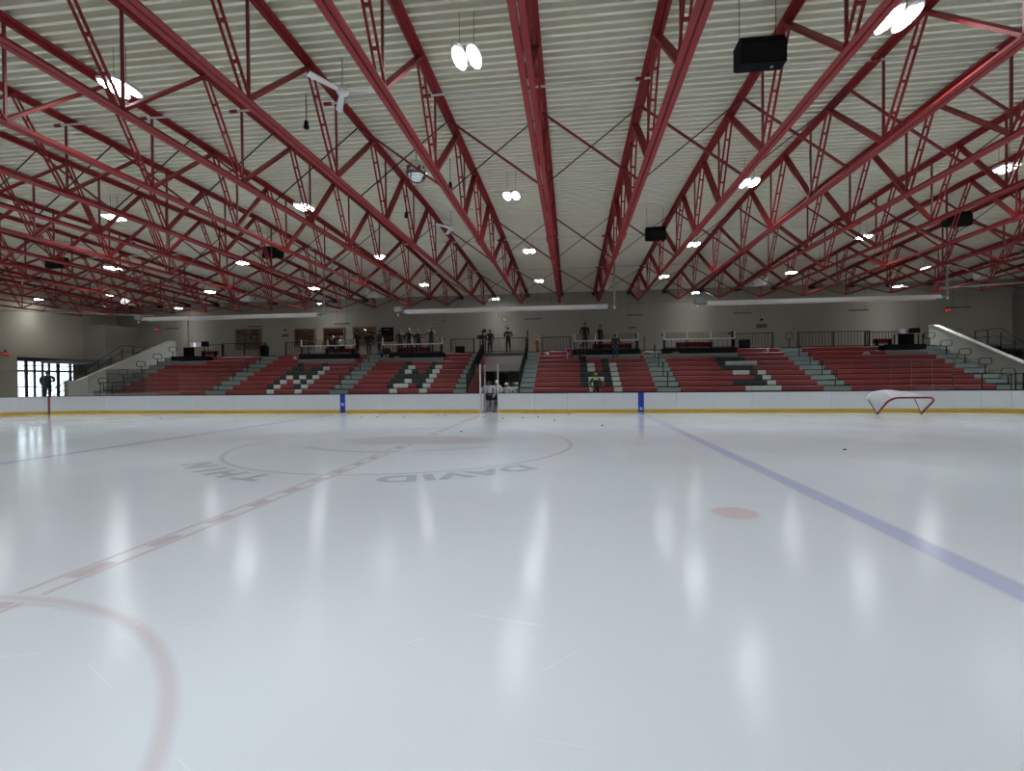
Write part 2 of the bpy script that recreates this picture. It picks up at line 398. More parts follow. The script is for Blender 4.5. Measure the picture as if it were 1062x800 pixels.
def stroke(pts, wd, k_):
    P = []
    for a, b in zip(pts[:-1], pts[1:]):
        d = Vector((b[0] - a[0], b[1] - a[1])).normalized(); nx, ny = -d.y * wd / 2, d.x * wd / 2
        for f0, q0, f1, q1 in ((-1, 0, 0, k_), (0, k_, 1, 0)):
            P.append([(a[0] + nx * f0, a[1] + ny * f0, q0), (b[0] + nx * f0, b[1] + ny * f0, q0), (b[0] + nx * f1, b[1] + ny * f1, q1), (a[0] + nx * f1, a[1] + ny * f1, q1)])
    return P
paint('logo_stroke', stroke([(-7.19, 12.66), (-6.23, 12.08), (-5.11, 11.85), (-4.3, 11.95)], .40, .7), ICE_GREY, None, 0.0038)
paint('logo_stroke', stroke([(-4.0, 12.05), (-3.05, 12.4), (-2.13, 13.0)], .30, .6), ICE_GREY, None, 0.0038)
for ch, a in (('D', -46.6), ('A', -54.9), ('V', -61.9), ('I', -67.2), ('D', -73.6), ('T', -105.5), ('H', -115), ('I', -122.8), ('N', -132.5)):
    me = text_mesh(ch, 0.80, 0.0, ICE_LETTER, .035)
    t = math.radians(a); rr = 5.03
    for v in me.vertices: v.co.x *= 1.25
    set_paint(me, [.65] * len(me.vertices))
    link('ice_letter', me, ice, Vector((XC + rr * math.cos(t), CY + rr * math.sin(t), 0.0042)) - ICE_OFF, (0, 0, t - math.pi / 2))

# ------------------------------------------------------------------ dasher boards with kick plate, cap rail and glass
outl = rink_outline(0.0, 10)[:22]               # right end corner, far side, left end corner (counter-clockwise)
path = [(XC + HALF, CY - 1.0), (XC + HALF, CY + 2.3)] + outl + [(XC - HALF, CY + 2.3), (XC - HALF, CY - 1.0)]
# resample the path into panel stations: fixed stations on the straight far side keep the gate clear
GATE0, GATE1 = -4.92, -3.94
def arc_stations():
    st = []
    r_start = XC + HALF - RAD; l_start = XC - HALF + RAD
    right_part = [p for p in path if p[0] > r_start + 1e-4]
    left_part = [p for p in path if p[0] < l_start - 1e-4]
    xs_r = [GATE1 + (r_start - GATE1) * k / 12 for k in range(12, -1, -1)]
    xs_l = [GATE0 + (l_start - GATE0) * k / 8 for k in range(0, 9)]
    return right_part + [(x, YB) for x in xs_r], [(x, YB) for x in xs_l] + left_part
boards = thing('dasher_boards', 'white rink boards with yellow kick plate along the far side', 'boards', (XC, YB + .06, 0))
BH, KH, BT = 1.055, 0.19, 0.10
def seg_box(a, b, t0, t1, z0, z1, gap=0.0):
    A = Vector((*a, 0)); B_ = Vector((*b, 0)); d = (B_ - A).normalized(); nrm = Vector((d.y, -d.x, 0))   # outwards
    A2 = A + d * gap; B2 = B_ - d * gap
    vs = []
    for z in (z0, z1):
        for p, t in ((A2, t0), (B2, t0), (B2, t1), (A2, t1)): q = p + nrm * t; vs.append((q.x, q.y, z))
    return vs
FB = [(0, 1, 2, 3), (7, 6, 5, 4), (0, 4, 5, 1), (1, 5, 6, 2), (2, 6, 7, 3), (3, 7, 4, 0)]
glass = thing('rink_glass', 'clear glass panes standing on the far rink boards', 'glass', (XC, YB + .05, BH))
for part in arc_stations():
    for a, b in zip(part[:-1], part[1:]):
        MB().add(seg_box(a, b, 0.0, BT, KH, BH, .004), FB).build('board_panel', BOARD, boards)
        MB().add(seg_box(a, b, -.006, BT, 0.005, KH, .0015), FB).build('kick_plate', KICK, boards)
        MB().add(seg_box(a, b, -.008, BT + .05, BH, BH + .028, 0), FB).build('cap_rail', BLACK, boards)
        L = math.hypot(b[0] - a[0], b[1] - a[1]); k = max(1, round(L / 1.22))
        for i in range(k):
            p = (a[0] + (b[0] - a[0]) * i / k, a[1] + (b[1] - a[1]) * i / k); q = (a[0] + (b[0] - a[0]) * (i + 1) / k, a[1] + (b[1] - a[1]) * (i + 1) / k)
            mb = MB().add(seg_box(p, q, .045, .057, BH + .028, 2.66, .002), FB)
            mb.mi = [1, 1, 0, 1, 0, 1] if p[0] > 16.0 else [1, 1, 0, 0, 0, 0]
            mb.build('glass_pane', [GLASS, GLEDGE], glass)
for x, m in ((XC - NZ, KBLUE), (XC + NZ, KBLUE)):
    o = MB().box(x - .15, x + .15, YB - .012, YB + .004, 0.03, BH + .01).build('line_marker', m, boards)
    o['label'] = 'blue stripe on the boards at the blue line'
mk = MB().lathe([(0.001, 0), (.085, 0), (.085, .004), (.001, .004)], 16).mesh('marker_emblem', mat('marker_emblem', (.45, .55, .75), .5))
link('marker_emblem', mk, boards, Vector((XC - NZ, YB - .013, .5)) - wloc(boards), (math.pi / 2, 0, 0))
link('marker_emblem', mk, boards, Vector((XC + NZ, YB - .013, .22)) - wloc(boards), (math.pi / 2, 0, 0))
# goal-line stripe on the curved corner boards
gy = YB - RAD + math.sqrt(max(0, RAD ** 2 - (XC - HALF + RAD - gx) ** 2))
MB().box(gx - .04, gx + .04, gy - .07, gy + .03, 0.01, BH).build('line_marker', KRED, boards)['label'] = 'dark red goal-line stripe on the corner boards'
# open gate: leaf swung back, posts
gate = thing('rink_gate', 'open gate in the boards with tall pale posts', 'gate', (GATE0, YB, 0))
MB().box(GATE0 - .03, GATE0 + .03, YB - .01, YB + .12, 0, 2.66).build('post', WHITE, gate)
MB().box(GATE1 - .03, GATE1 + .03, YB - .01, YB + .12, 0, 2.66).build('post', WHITE, gate)
gl_ = MB().box(GATE0 + .05, GATE0 + .11, YB + .14, YB + 1.05, .05, BH).build('gate_leaf', BOARD, gate)
MB().box(GATE0 + .05, GATE0 + .11, YB + 1.0, YB + 1.06, BH, 2.66).build('leaf_post', WHITE, gl_)
MB().box(GATE0 + .074, GATE0 + .086, YB + .18, YB + 1.0, BH, 2.62).build('pane', GLASS, gl_)
MB().box(GATE0 + .03, GATE1 - .03, YB, YB + .14, -.05, .03).build('threshold', mat('threshold_pink', (.55, .25, .25), .5), gate)

# ------------------------------------------------------------------ grandstand
R0, RISE, TREAD, YS = 1.04, 0.30, 0.71, 28.4
def zrow(j): return R0 + RISE * j
def yrow(j): return YS + TREAD * j
DECK_Z, DECK_Y = zrow(9), yrow(9)
PLATS = {'A': (-29.65, -26.7), 'B': (-19.5, -15.2), 'C': (-13.36, -8.8), 'D': (0.15, 4.6), 'E': (6.05, 10.75), 'F': (19.6, 22.0)}
SECS = {'A': (-29.45, -22.8, None), 'B': (-21.5, -14.62, (-21.45, .4587)), 'C': (-13.41, -6.92, (-13.6, .4636)), 'D': (-2.13, 4.8, (-2.18, .462)),
        'E': (6.12, 13.57, (6.31, .4656)), 'F': (15.0, 22.0, None)}
#            columns 5..10, bottom row first; r red, k black, w white
LET = {'B': ('rwrrrw', 'kwrrkw', 'kwrwkw', 'kwkwkw', 'kkkkkw', 'kkrkkw', 'krrrkr'),
       'C': ('rwrrrw', 'kwwrkw', 'kkwkkw', 'kkkkkw', 'kwkrkw', 'kwrrkw', 'krrrkr'),
       'D': ('rrwrrw', 'rkwrkw', 'rkwwkw', 'rkkkkw', 'rkwrkw', 'rkwrkw', 'rkrrkr'),
       'E': ('rrwwww', 'rkkkkw', 'rrrrkw', 'rrwwkw', 'rkkkkr', 'rkwwww', 'rkkkkr')}
SDESC = {'A': 'plain red bleacher section beside the left sloped parapet', 'B': 'red bleacher section with a blocky letter N in black and white seats',
         'C': 'red bleacher section with a blocky letter W in black and white seats beside the tunnel', 'D': 'red bleacher section with a blocky letter H in black and white seats',
         'E': 'red bleacher section with a blocky letter S in black and white seats', 'F': 'plain red bleacher section beside the right sloped parapet'}
SM = {'r': SEAT_R, 'k': SEAT_K, 'w': SEAT_W, 'g': STEPG}
def seat_piece(x0, x1, j, c, parent):
    z0, y0 = zrow(j), yrow(j)
    g = .006
    pr = [(y0, z0 + .05), (y0 + .012, z0 + .036), (y0 + .05, z0 + .036), (y0 + .05, z0 + .24), (y0 + .30, z0 + .24), (y0 + .30, z0 + .285), (y0 + .02, z0 + .285), (y0, z0 + .265)]
    MB().prism(pr, 'x', x0 + g, x1 - g).build('seat_module', SM[c], parent)
for s, (x0, x1, grid) in SECS.items():
    t = thing('bleacher_section', SDESC[s], 'bleachers', ((x0 + x1) / 2, YS, -.06), 0, 'bleacher sections of the grandstand')
    prof = [(yrow(0) + .05, -.06)]
    for j in range(9): prof += [(yrow(j) + .05, zrow(j) + .23), (yrow(j + 1) + .05, zrow(j) + .23)]
    prof += [(yrow(9) + .05, -.06)]
    MB().prism(prof, 'x', x0, x1).build('stepped_frame', UNDER, t)
    p0, p1 = PLATS[s]
    for j in range(9):
        cells = [('r', x0, x1)]
        if grid and j < 7:
            gx0, gw = grid; cells = [('r', x0, gx0 + 5 * gw)]
            for i, c in enumerate(LET[s][j]): cells.append((c, gx0 + (5 + i) * gw, gx0 + (6 + i) * gw))
            cells.append(('r', gx0 + 11 * gw, x1))
            m = []
            for c in cells:                       # neighbouring red modules read as one run
                if m and m[-1][0] == 'r' == c[0]: m[-1] = ('r', m[-1][1], c[2])
                else: m.append(c)
            cells = m
        if j >= 7:
            a, b = max(p0, x0), min(p1, x1); cells = []
            if a - x0 > .2: cells.append(('r', x0, a))
            if j == 7: cells.append(('g', a, b))
            if x1 - b > .2: cells.append(('r', b, x1))
        for c, a, b in cells: seat_piece(a, b, j, c, t)
# aisle stairs
AISLES = [(-30.75, -29.5, 'grey stepped aisle along the left sloped parapet'), (-22.8, -21.5, 'grey stepped aisle between the plain left section and the letter N'),
          (-14.62, -13.41, 'grey stepped aisle between the letters N and W'), (-6.92, -6.12, 'narrow grey stepped aisle between the letter W and the tunnel'),
          (-2.98, -2.13, 'narrow grey stepped aisle between the tunnel and the letter H'), (4.8, 6.12, 'grey stepped aisle between the letters H and S'),
          (13.57, 15.0, 'grey stepped aisle between the letter S and the plain right section'), (22.0, 23.25, 'grey stepped aisle along the right sloped parapet')]
for x0, x1, lab in AISLES:
    t = thing('aisle_stair', lab, 'stairs', ((x0 + x1) / 2, YS, -.06), 0, 'stepped aisles of the grandstand')
    prof = [(yrow(0) + .04, -.06)]
    for j in range(9): prof += [(yrow(j) + .04, zrow(j) + .20), (yrow(j + 1) + .04, zrow(j) + .20)]
    prof += [(yrow(9) + .04, -.06)]
    MB().prism(prof, 'x', x0 + .01, x1 - .01).build('stringer', UNDER, t)
    for j in range(9):
        z, y = zrow(j), yrow(j)
        MB().box(x0 + .02, x1 - .02, y, y + .70, z + .012, z + .262).build('step', STEPG, t)
        MB().box(x0 + .02, x1 - .02, y - .005, y + .05, z + .262, z + .282).build('step_nosing', BLACK, t)
# concourse deck behind the rows (open over the tunnel)
dk = thing('floor_concourse', None, None, (XC, 38, 0)); struct(dk, 'raised concourse deck above the seats')
MB().box(XL + 8.3, -6.1, DECK_Y, YF, DECK_Z - .25, DECK_Z).build('slab', CONCRETE, dk)
MB().box(-3.0, 25.5, DECK_Y, YF, DECK_Z - .25, DECK_Z).build('slab', CONCRETE, dk)
MB().box(-6.1, -3.0, 34.42, YF, DECK_Z - .25, DECK_Z).build('slab', CONCRETE, dk)
MB().box(XL, XL + 8.3, 34.5, YF, DECK_Z - .25, DECK_Z).build('slab', CONCRETE, dk)
MB().box(25.5, XR, 34.5, YF, DECK_Z - .25, DECK_Z).build('slab', CONCRETE, dk)
for a, b in ((-30.9, -6.1), (-3.0, 23.4)): MB().box(a, b, DECK_Y - .05, DECK_Y + .06, DECK_Z - .10, DECK_Z + .05).build('edge_angle', BLACK, dk)
for nm, a, b in (('floor_walkway_left', -30.8, -6.2), ('floor_walkway_right', -2.9, 23.3)):
    struct(MB().box(a, b, 26.7, YS + .04, -.06, .40).build(nm, CONCRETE), 'raised walkway between the boards and the seats')
# raised viewing platforms
PDESC = {'A': 'black platform carrying a desk beside the left parapet', 'B': 'black viewing platform above the letter N', 'C': 'black viewing platform above the letter W',
         'D': 'black viewing platform above the letter H', 'E': 'black viewing platform above the letter S', 'F': 'black platform carrying a desk beside the right parapet'}
def railing(name, label, x0, x1, y, z, h=1.07, group='black guard railings', ends=True, step=.20):
    t = thing(name, label, 'railing', ((x0 + x1) / 2, y, z), 0, group)
    MB().box(x0, x1, y - .022, y + .022, z + h - .045, z + h).build('top_rail', BLACK, t)
    MB().box(x0, x1, y - .018, y + .018, z + .08, z + .115).build('bottom_rail', BLACK, t)
    n = max(1, round((x1 - x0) / 2.2)); mb = MB()
    for i in range(n + 1):
        x = x0 + (x1 - x0) * i / n; MB().box(x - .03, x + .03, y - .03, y + .03, z, z + h + .01).build('post', BLACK, t)
    k = max(1, round((x1 - x0) / step))
    for i in range(k):
        x = x0 + (x1 - x0) * (i + .5) / k; mb.box(x - .011, x + .011, y - .011, y + .011, z + .11, z + h - .04)
    o = mb.build('balusters', BLACK, t); o['kind'] = 'stuff'
    return t
PY = yrow(7) + .12
for s, (x0, x1) in PLATS.items():
    t = thing('viewing_platform', PDESC[s], 'platform', ((x0 + x1) / 2, PY + .7, zrow(8)), 0, 'black platforms at the top of the seats')
    MB().box(x0, x1, PY, DECK_Y - .06, zrow(8) + .24, DECK_Z + .03).build('deck_box', BLACKP, t)
    MB().box(x0, x1, PY - .03, PY, zrow(8) + .02, DECK_Z + .06).build('fascia', BLACK, t)
    if s in 'BCDE':
        g = thing('platform_screen', 'clear screen with white rail on the platform above the letter ' + {'B': 'N', 'C': 'W', 'D': 'H', 'E': 'S'}[s], 'screen', ((x0 + x1) / 2, PY + .1, DECK_Z + .03), 0, 'white-railed screens on the platforms')
        y = PY + .1; z = DECK_Z + .03
        MB().box(x0 + .1, x1 - .1, y - .03, y + .03, z + .58, z + .65).build('white_rail', WHITE, g)
        k = 3 if s in 'DE' else 2
        for i in range(k + 1):
            x = x0 + .13 + (x1 - x0 - .26) * i / k
            MB().box(x - .035, x + .035, y - .03, y + .03, z + .65, z + 1.08).build('white_post', WHITE, g)
            MB().box(x - .03, x + .03, y - .03, y + .03, z, z + .58).build('post', BLACK, g)
            if i < k:
                x2 = x0 + .13 + (x1 - x0 - .26) * (i + 1) / k
                MB().box(x + .04, x2 - .04, y - .006, y + .006, z + .655, z + 1.06).build('pane', GLASS2, g)
        mb = MB(); kk = int((x1 - x0) / .3)
        for i in range(kk): x = x0 + .15 + (x1 - x0 - .3) * (i + .5) / kk; mb.box(x - .011, x + .011, y - .011, y + .011, z + .08, z + .58)
        o = mb.build('balusters', BLACK, g); o['kind'] = 'stuff'
        MB().box(x0 + .1, x1 - .1, y - .018, y + .018, z + .06, z + .095).build('bottom_rail', BLACK, g)
def end_post(x, label):
    t = thing('screen_end_post', label, 'post', (x, PY + .5, DECK_Z + .03), 0, 'tall black posts beside the screens')
    MB().box(x - .06, x + .06, PY + .2, PY + .32, DECK_Z + .03, DECK_Z + 1.12).build('post_shaft', BLACK, t)
    MB().box(x - .05, x + .05, PY + .32, DECK_Y - .1, DECK_Z + .98, DECK_Z + 1.05).build('side_rail', BLACK, t)
end_post(4.42, 'tall black post ending the screen above the letter H')
end_post(6.2, 'tall black post starting the screen above the letter S')
end_post(10.55, 'tall black post ending the screen above the letter S')
end_post(-9.0, 'tall black post ending the screen above the letter W')
for x0, x1, lab in ((-26.5, -23.0, 'black guard railing behind the plain left bleacher section'), (-21.4, -19.55, 'short black guard railing above the left half of the letter N'),
                    (-8.6, -6.9, 'short black guard railing above the right half of the letter W'), (-2.0, 0.0, 'short black guard railing above the left half of the letter H'),
                    (10.9, 13.5, 'black guard railing above the right half of the letter S'), (15.1, 19.5, 'black guard railing behind the plain right bleacher section'),
                    (-29.9, -27.2, 'black guard railing behind the left desk'), (19.7, 22.6, 'black guard railing behind the right desk')):
    railing('guard_railing', lab, x0, x1, DECK_Y + .12 if x0 not in (-29.9, 19.7) else DECK_Y + .9, DECK_Z)
railing('guard_railing', 'black guard railing across the top of the tunnel', -6.0, -3.1, 34.55, DECK_Z, 1.05, step=.20)
# benches on the platforms
for x0, x1, lab in ((-18.0, -15.7, 'red bench on the platform above the letter N'), (-12.5, -10.0, 'red bench on the platform above the letter W'), (1.5, 4.2, 'red bench on the platform above the letter H'),
                    (7.1, 9.5, 'red bench on the platform above the letter S'), (19.5, 20.6, 'short red bench beside the right desk'), (-27.9, -26.6, 'short red bench beside the left desk')):
    y = DECK_Y - .42; z = DECK_Z + .03
    t = thing('red_bench', lab, 'bench', ((x0 + x1) / 2, y, z), 0, 'red benches on the platforms')
    MB().box(x0, x1, y - .17, y + .17, z + .40, z + .45).build('seat', BENCHR, t)
    MB().box(x0, x1, y + .14, y + .18, z + .16, z + .40).build('back_panel', BENCHR, t)
    for x in (x0 + .15, x1 - .15): MB().box(x - .03, x + .03, y - .15, y + .13, z, z + .40).build('leg', BLACK, t)
# desks at both ends
for x0, x1, lab in ((-29.2, -27.4, 'black-skirted desk with white boxes at the left end of the top row'), (20.75, 22.3, 'black-skirted desk with a white box at the right end of the top row')):
    y = DECK_Y - .45; z = DECK_Z + .03
    t = thing('desk', lab, 'desk', ((x0 + x1) / 2, y, z))
    MB().box(x0, x1, y - .3, y + .25, z + .72, z + .76).build('desk_top', mat('desk_top_grey', (.32, .32, .31), .6), t)
    MB().box(x0 + .05, x0 + .95, y - .26, y - .23, z, z + .72).build('skirt', BLACKP, t)
    for x in (x0 + .06, x1 - .06):
        for q in (y - .2, y + .2): MB().box(x - .025, x + .025, q - .025, q + .025, z, z + .72).build('leg', BLACK, t)
def small_box(name, lab, cat, x, y, z, sx, sy, sz, m, lidm=None, group=None):
    t = thing(name, lab, cat, (x, y, z), 0, group)
    pr = [(-sx / 2 + .02, 0), (sx / 2 - .02, 0), (sx / 2, .02), (sx / 2, sz - .02), (sx / 2 - .02, sz), (-sx / 2 + .02, sz), (-sx / 2, sz - .02), (-sx / 2, .02)]
    MB().prism(pr, 'y', -sy / 2, sy / 2).build('case', m, t, local=True)
    MB().box(-sx / 2 + .03, sx / 2 - .03, -sy / 2 - .006, -sy / 2, .04, sz - .04).build('front_panel', lidm or m, t, local=True)
    return t
ZD = DECK_Z + .79
small_box('monitor', 'small white box on the left desk next to the parapet', 'box', -28.55, DECK_Y - .5, ZD, .34, .2, .34, WHITE, None, 'white boxes on the left desk')
small_box('monitor', 'small white box on the left desk beside the black case', 'box', -28.0, DECK_Y - .5, ZD, .36, .2, .34, WHITE, None, 'white boxes on the left desk')
small_box('equipment_case', 'black equipment case on the left desk', 'case', -27.6, DECK_Y - .4, ZD, .42, .3, .42, BLACKP)
small_box('monitor', 'small white box on the right desk', 'box', 21.1, DECK_Y - .5, ZD, .3, .2, .3, WHITE)
small_box('equipment_case', 'black equipment case on the right desk', 'case', 21.9, DECK_Y - .4, ZD, .5, .3, .34, BLACKP)
# bins / floor speakers on the deck
for x, lab, sx, sz in ((-23.4, 'black bin standing at the head of the aisle left of the letter N', .72, .95), (-8.0, 'black box speaker on the deck above the letter W', .6, .55), (11.8, 'black box speaker on the deck above the letter S', .6, .65)):
    if sz > .9:
        t = thing('waste_bin', lab, 'bin', (x, DECK_Y + .55, DECK_Z))
        MB().lathe([(.26, 0), (.30, .05), (.33, .72), (.33, .74)], 16).build('bin_body', BLACKP, t, True, True)
        MB().lathe([(.345, .72), (.345, .78), (.28, .88), (.10, .95), (.02, .95)], 16).build('bin_lid', BLACK, t, True, True)
    else:
        small_box('floor_speaker', lab, 'speaker', x, DECK_Y + .45, DECK_Z, sx, .45, sz, BLACKP, BLACK, 'floor speakers on the deck')
# sloped parapets at both ends
PAR = [(26.9, -.06), (26.9, 1.95), (27.6, 1.95), (34.9, 5.04), (35.3, 5.04), (35.3, -.06)]
for nm, xa, xb in (('wall_parapet_left', -31.15, -30.85), ('wall_parapet_right', 23.35, 23.65)):
    pw = struct(MB().prism(PAR, 'x', xa, xb).build(nm, PARAPET), 'pale sloped parapet closing the end of the seats')
    cap = [(26.86, 1.95), (27.6, 1.95), (34.9, 5.04), (35.34, 5.04), (35.34, 5.10), (34.88, 5.10), (27.58, 2.01), (26.86, 2.01)]
    MB().prism(cap, 'x', xa - .02, xb + .02).build('coping', PARAPET, pw)
# loop handrails (post with a rounded rectangular ring)
def loop_pts(w_, h_, r, z, n=5):
    P = []
    for cx, cz, a0 in ((w_ / 2 - r, z + h_ - r, 0), (-w_ / 2 + r, z + h_ - r, 90), (-w_ / 2 + r, z + r, 180), (w_ / 2 - r, z + r, 270)):
        for k in range(n + 1):
            t = math.radians(a0 + 90 * k / n); P.append((cx + r * math.cos(t), 0, cz + r * math.sin(t)))
    return P
LOOPRING = MB().tube(loop_pts(.52, .36, .13, .50), .022, 6, closed=True).mesh('ring', BLACK, True)
LOOPPOST = MB().tube([(0, 0, -.02), (0, 0, .52)], .028, 8).mesh('post', BLACK, True)
LOOPBASE = MB().lathe([(.09, 0), (.09, .02), (.03, .025)], 12).mesh('base_plate', BLACK)
def loop(x, j, label, group, rz=1.2, hs=1.0):
    t = thing('loop_handrail', label, 'handrail', (x, yrow(j) + .25, zrow(j) + .262), rz, group)
    t.scale = (1, 1, hs)
    link('ring', LOOPRING, t); link('post', LOOPPOST, t); link('base_plate', LOOPBASE, t)
for j in (0, 2, 4, 6, 8):
    loop(-30.25, j, 'black loop handrail standing on the aisle along the left parapet', 'loop handrails by the left parapet', 1.0)
    loop(22.75, j, 'black loop handrail standing on the aisle along the right parapet', 'loop handrails by the right parapet', -.55)
for x, lab in ((-22.15, 'black loop handrail in the aisle between the plain left section and the letter N'), (-14.0, 'black loop handrail in the aisle between the letters N and W'),
               (5.45, 'black loop handrail in the aisle between the letters H and S'), (14.3, 'black loop handrail in the aisle between the letter S and the plain right section')):
    for j in (0, 2, 4, 6): loop(x, j, lab, lab.replace('black loop handrail', 'loop handrails'), 1.57 - (.25 if x > 0 else -.25), 1.05)
loop(14.3, 8, 'black loop handrail at the head of the aisle right of the letter S', None, .3, 1.2)
loop(5.0, 8, 'black loop handrail at the head of the aisle between the letters H and S', None, 1.2, 1.1)
# outer stairs beyond the parapets
for sx, xa, xb, lab in ((-1, -33.6, -31.25, 'flight of stairs outside the left parapet with black rails'), (1, 23.75, 26.1, 'flight of stairs outside the right parapet with black rails')):
    t = thing('outer_stair', lab, 'stairs', ((xa + xb) / 2, 30.4, -.06))
    N = 21; y1 = 33.6; run = 6.2 / N; rs = (DECK_Z + .06) / N
    for i in range(N):
        MB().box(xa, xb, y1 - run * (i + 1), y1 - run * i + .02, -.06, DECK_Z - rs * (i + 1) + .0).build('step', BLACKP if sx > 0 else CONCRETE, t)
    MB().box(xa, xb, y1, 34.5, DECK_Z - .3, DECK_Z - .005).build('landing', CONCRETE, t)
    for x in (xa + .06, xb - .06):
        for hh in (.92, .48):
            MB().tube([(x, 35.3, DECK_Z + hh), (x, y1 - .3, DECK_Z + hh), (x, y1 - 6.0, hh + .1)], .026, 6).build('handrail', BLACK, t)
        for i in range(9):
            yy = 35.2 - i * .95; zz = DECK_Z if yy > y1 else DECK_Z - (y1 - yy) * .604
            MB().box(x - .02, x + .02, yy - .02, yy + .02, zz - .1, zz + .88).build('baluster', BLACK, t)
# low railings at the foot of the end aisles
for x0, x1, lab in ((-29.7, -28.0, 'low black rail at the foot of the left parapet aisle'), (19.6, 22.3, 'low black rail in front of the plain right bleacher section'), (22.5, 23.2, 'short low black rail at the foot of the right parapet aisle')):
    t = thing('low_rail', lab, 'railing', ((x0 + x1) / 2, 27.9, .40))
    for x in [x0, (x0 + x1) / 2, x1]: MB().tube([(x, 27.9, .40), (x, 27.9, 1.88)], .028, 6).build('post', BLACK, t)
    MB().tube([(x0, 27.9, 1.88), (x1, 27.9, 1.88)], .026, 6).build('top_rail', BLACK, t)
    MB().tube([(x0, 27.9, 1.4), (x1, 27.9, 1.4)], .02, 6).build('mid_rail', BLACK, t)
# tunnel under the stand
HEADER = mat('tunnel_header_paint', (.74, .74, .69), .8, noise=.05, scale=1)
tw = struct(MB().box(-6.1, -3.0, 34.4, 34.6, 2.42, DECK_Z - .26).build('wall_tunnel_header', HEADER), 'white header wall over the tunnel mouth')
tl = struct(MB().prism([(28.5, -.06), (28.5, 1.2), (34.4, DECK_Z - .1), (34.4, -.06)], 'x', -6.12, -6.06).build('wall_tunnel_left', mat('tunnel_red', (.18, .02, .025), .6)), 'dark red tunnel side')
struct(MB().prism([(28.5, -.06), (28.5, 1.2), (34.4, DECK_Z - .1), (34.4, -.06)], 'x', -3.04, -2.98).build('wall_tunnel_right', mat('tunnel_dark', (.03, .04, .035), .6)), 'dark tunnel side')
struct(MB().box(-6.1, -3.0, 38.0, 38.15, -.06, DECK_Z - .26).build('wall_tunnel_back', mat('tunnel_beige', (.30, .28, .22), .8)), 'beige wall deep in the tunnel')
struct(MB().box(-6.3, -6.1, 34.86, 38.0, -.06, DECK_Z - .26).build('wall_tunnel_inner_left', WALL), 'tunnel inner wall')
struct(MB().box(-3.0, -2.8, 34.86, 38.0, -.06, DECK_Z - .26).build('wall_tunnel_inner_right', WALL), 'tunnel inner wall')
d2 = thing('door_2', None, None, (-5.3, 37.97, -.06)); struct(d2, 'dark door at the end of the tunnel')
MB().box(-5.8, -4.85, 37.93, 37.99, -.06, 2.35).build('door_leaf', mat('door_dark', (.02, .014, .01), .6), d2)
MB().box(-5.9, -5.8, 37.9, 38.0, -.06, 2.45).build('jamb', WHITE, d2); MB().box(-4.85, -4.75, 37.9, 38.0, -.06, 2.45).build('jamb', WHITE, d2)
MB().box(-5.0, -4.9, 37.90, 37.93, 1.0, 1.12).build('handle', GREYM, d2)
for x, lab, sgn in ((-6.09, 'black sloping balustrade along the left side of the tunnel', 1), (-3.01, 'black sloping balustrade along the right side of the tunnel', -1)):
    t = thing('tunnel_balustrade', lab, 'railing', (x, 31.4, -.06), 0, 'balustrades beside the tunnel')
    def zt(y): return 1.2 + (y - 28.5) * (DECK_Z - .1 - 1.2) / 5.9
    MB().tube([(x, 28.5, zt(28.5) + .95), (x, 34.4, zt(34.4) + .95)], .035, 6).build('top_rail', BLACK, t)
    MB().tube([(x, 28.5, zt(28.5) + .06), (x, 34.4, zt(34.4) + .06)], .03, 6).build('bottom_rail', BLACK, t)
    mb = MB(); k = 30
    for i in range(k + 1):
        y = 28.5 + 5.9 * i / k; mb.box(x - .014, x + .014, y - .025, y + .025, zt(y), zt(y) + .95)
    mb.build('balusters', BLACK, t)['kind'] = 'stuff'
    for y in (28.5, 30.5, 32.5, 34.4): MB().box(x - .035, x + .035, y - .035, y + .035, zt(y) - .1, zt(y) + 1.02).build('post', BLACK, t)
    for q in (34.1, 33.2):
        MB().box(x - .05 * sgn - .04, x - .05 * sgn + .04, q, q + .05, zt(q), zt(q) + 1.75 - (34.1 - q) * .4).build('tall_post', BLACK, t)

# ------------------------------------------------------------------ things on the far wall
def wall_case(x0, x1, z0, z1, lab, kind):
    t = thing('display_case', lab, 'display case', ((x0 + x1) / 2, YF - .1, z0), 0, 'wooden display cases on the far wall')
    y = YF
    bk = MB().box(x0, x1, y - .06, y, z0, z1).build('back_panel', CASEIN if kind == 'photos' else WOOD, t)
    f = .09
    for a, b, c, d in ((x0, x1, z0, z0 + f), (x0, x1, z1 - f, z1), (x0, x0 + f, z0 + f, z1 - f), (x1 - f, x1, z0 + f, z1 - f)):
        MB().box(a, b, y - .16, y, c, d).build('frame', WOOD, t)
    if kind == 'photos':
        MB().box((x0 + x1) / 2 - .03, (x0 + x1) / 2 + .03, y - .15, y - .06, z0 + f, z1 - f).build('mullion', WOOD, t)
        for i in range(6):
            for j in range(4):
                x = x0 + .25 + i * (x1 - x0 - .5) / 5; z = z0 + .28 + j * (z1 - z0 - .56) / 3; q = random.uniform(.08, .14)
                MB().box(x - q, x + q, y - .08, y - .06, z - q * .8, z + q * .8).build('photograph', random.choice([PLAQUE, BRASS, SEAT_K, SEAT_R]), bk)
    elif kind == 'names':
        for j in range(2):
            for i in range(7):
                x = x0 + .25 + i * (x1 - x0 - .5) / 6; z = z0 + .62 + j * .45
                MB().box(x - .11, x + .11, y - .08, y - .06, z - .11, z + .11).build('name_plaque', PLAQUE, bk)
    MB().box(x0 + f, x1 - f, y - .13, y - .12, z0 + f, z1 - f).build('pane', GLASS2, t)
wall_case(-30.0, -27.5, 4.72, 6.62, 'wide wooden display case of photographs and trophies', 'photos')
wall_case(-24.35, -22.4, 4.9, 6.52, 'plain wooden display case with lamp reflections', 'plain')
wall_case(-21.65, -19.65, 4.9, 6.56, 'wooden display case with two rows of name plaques', 'names')
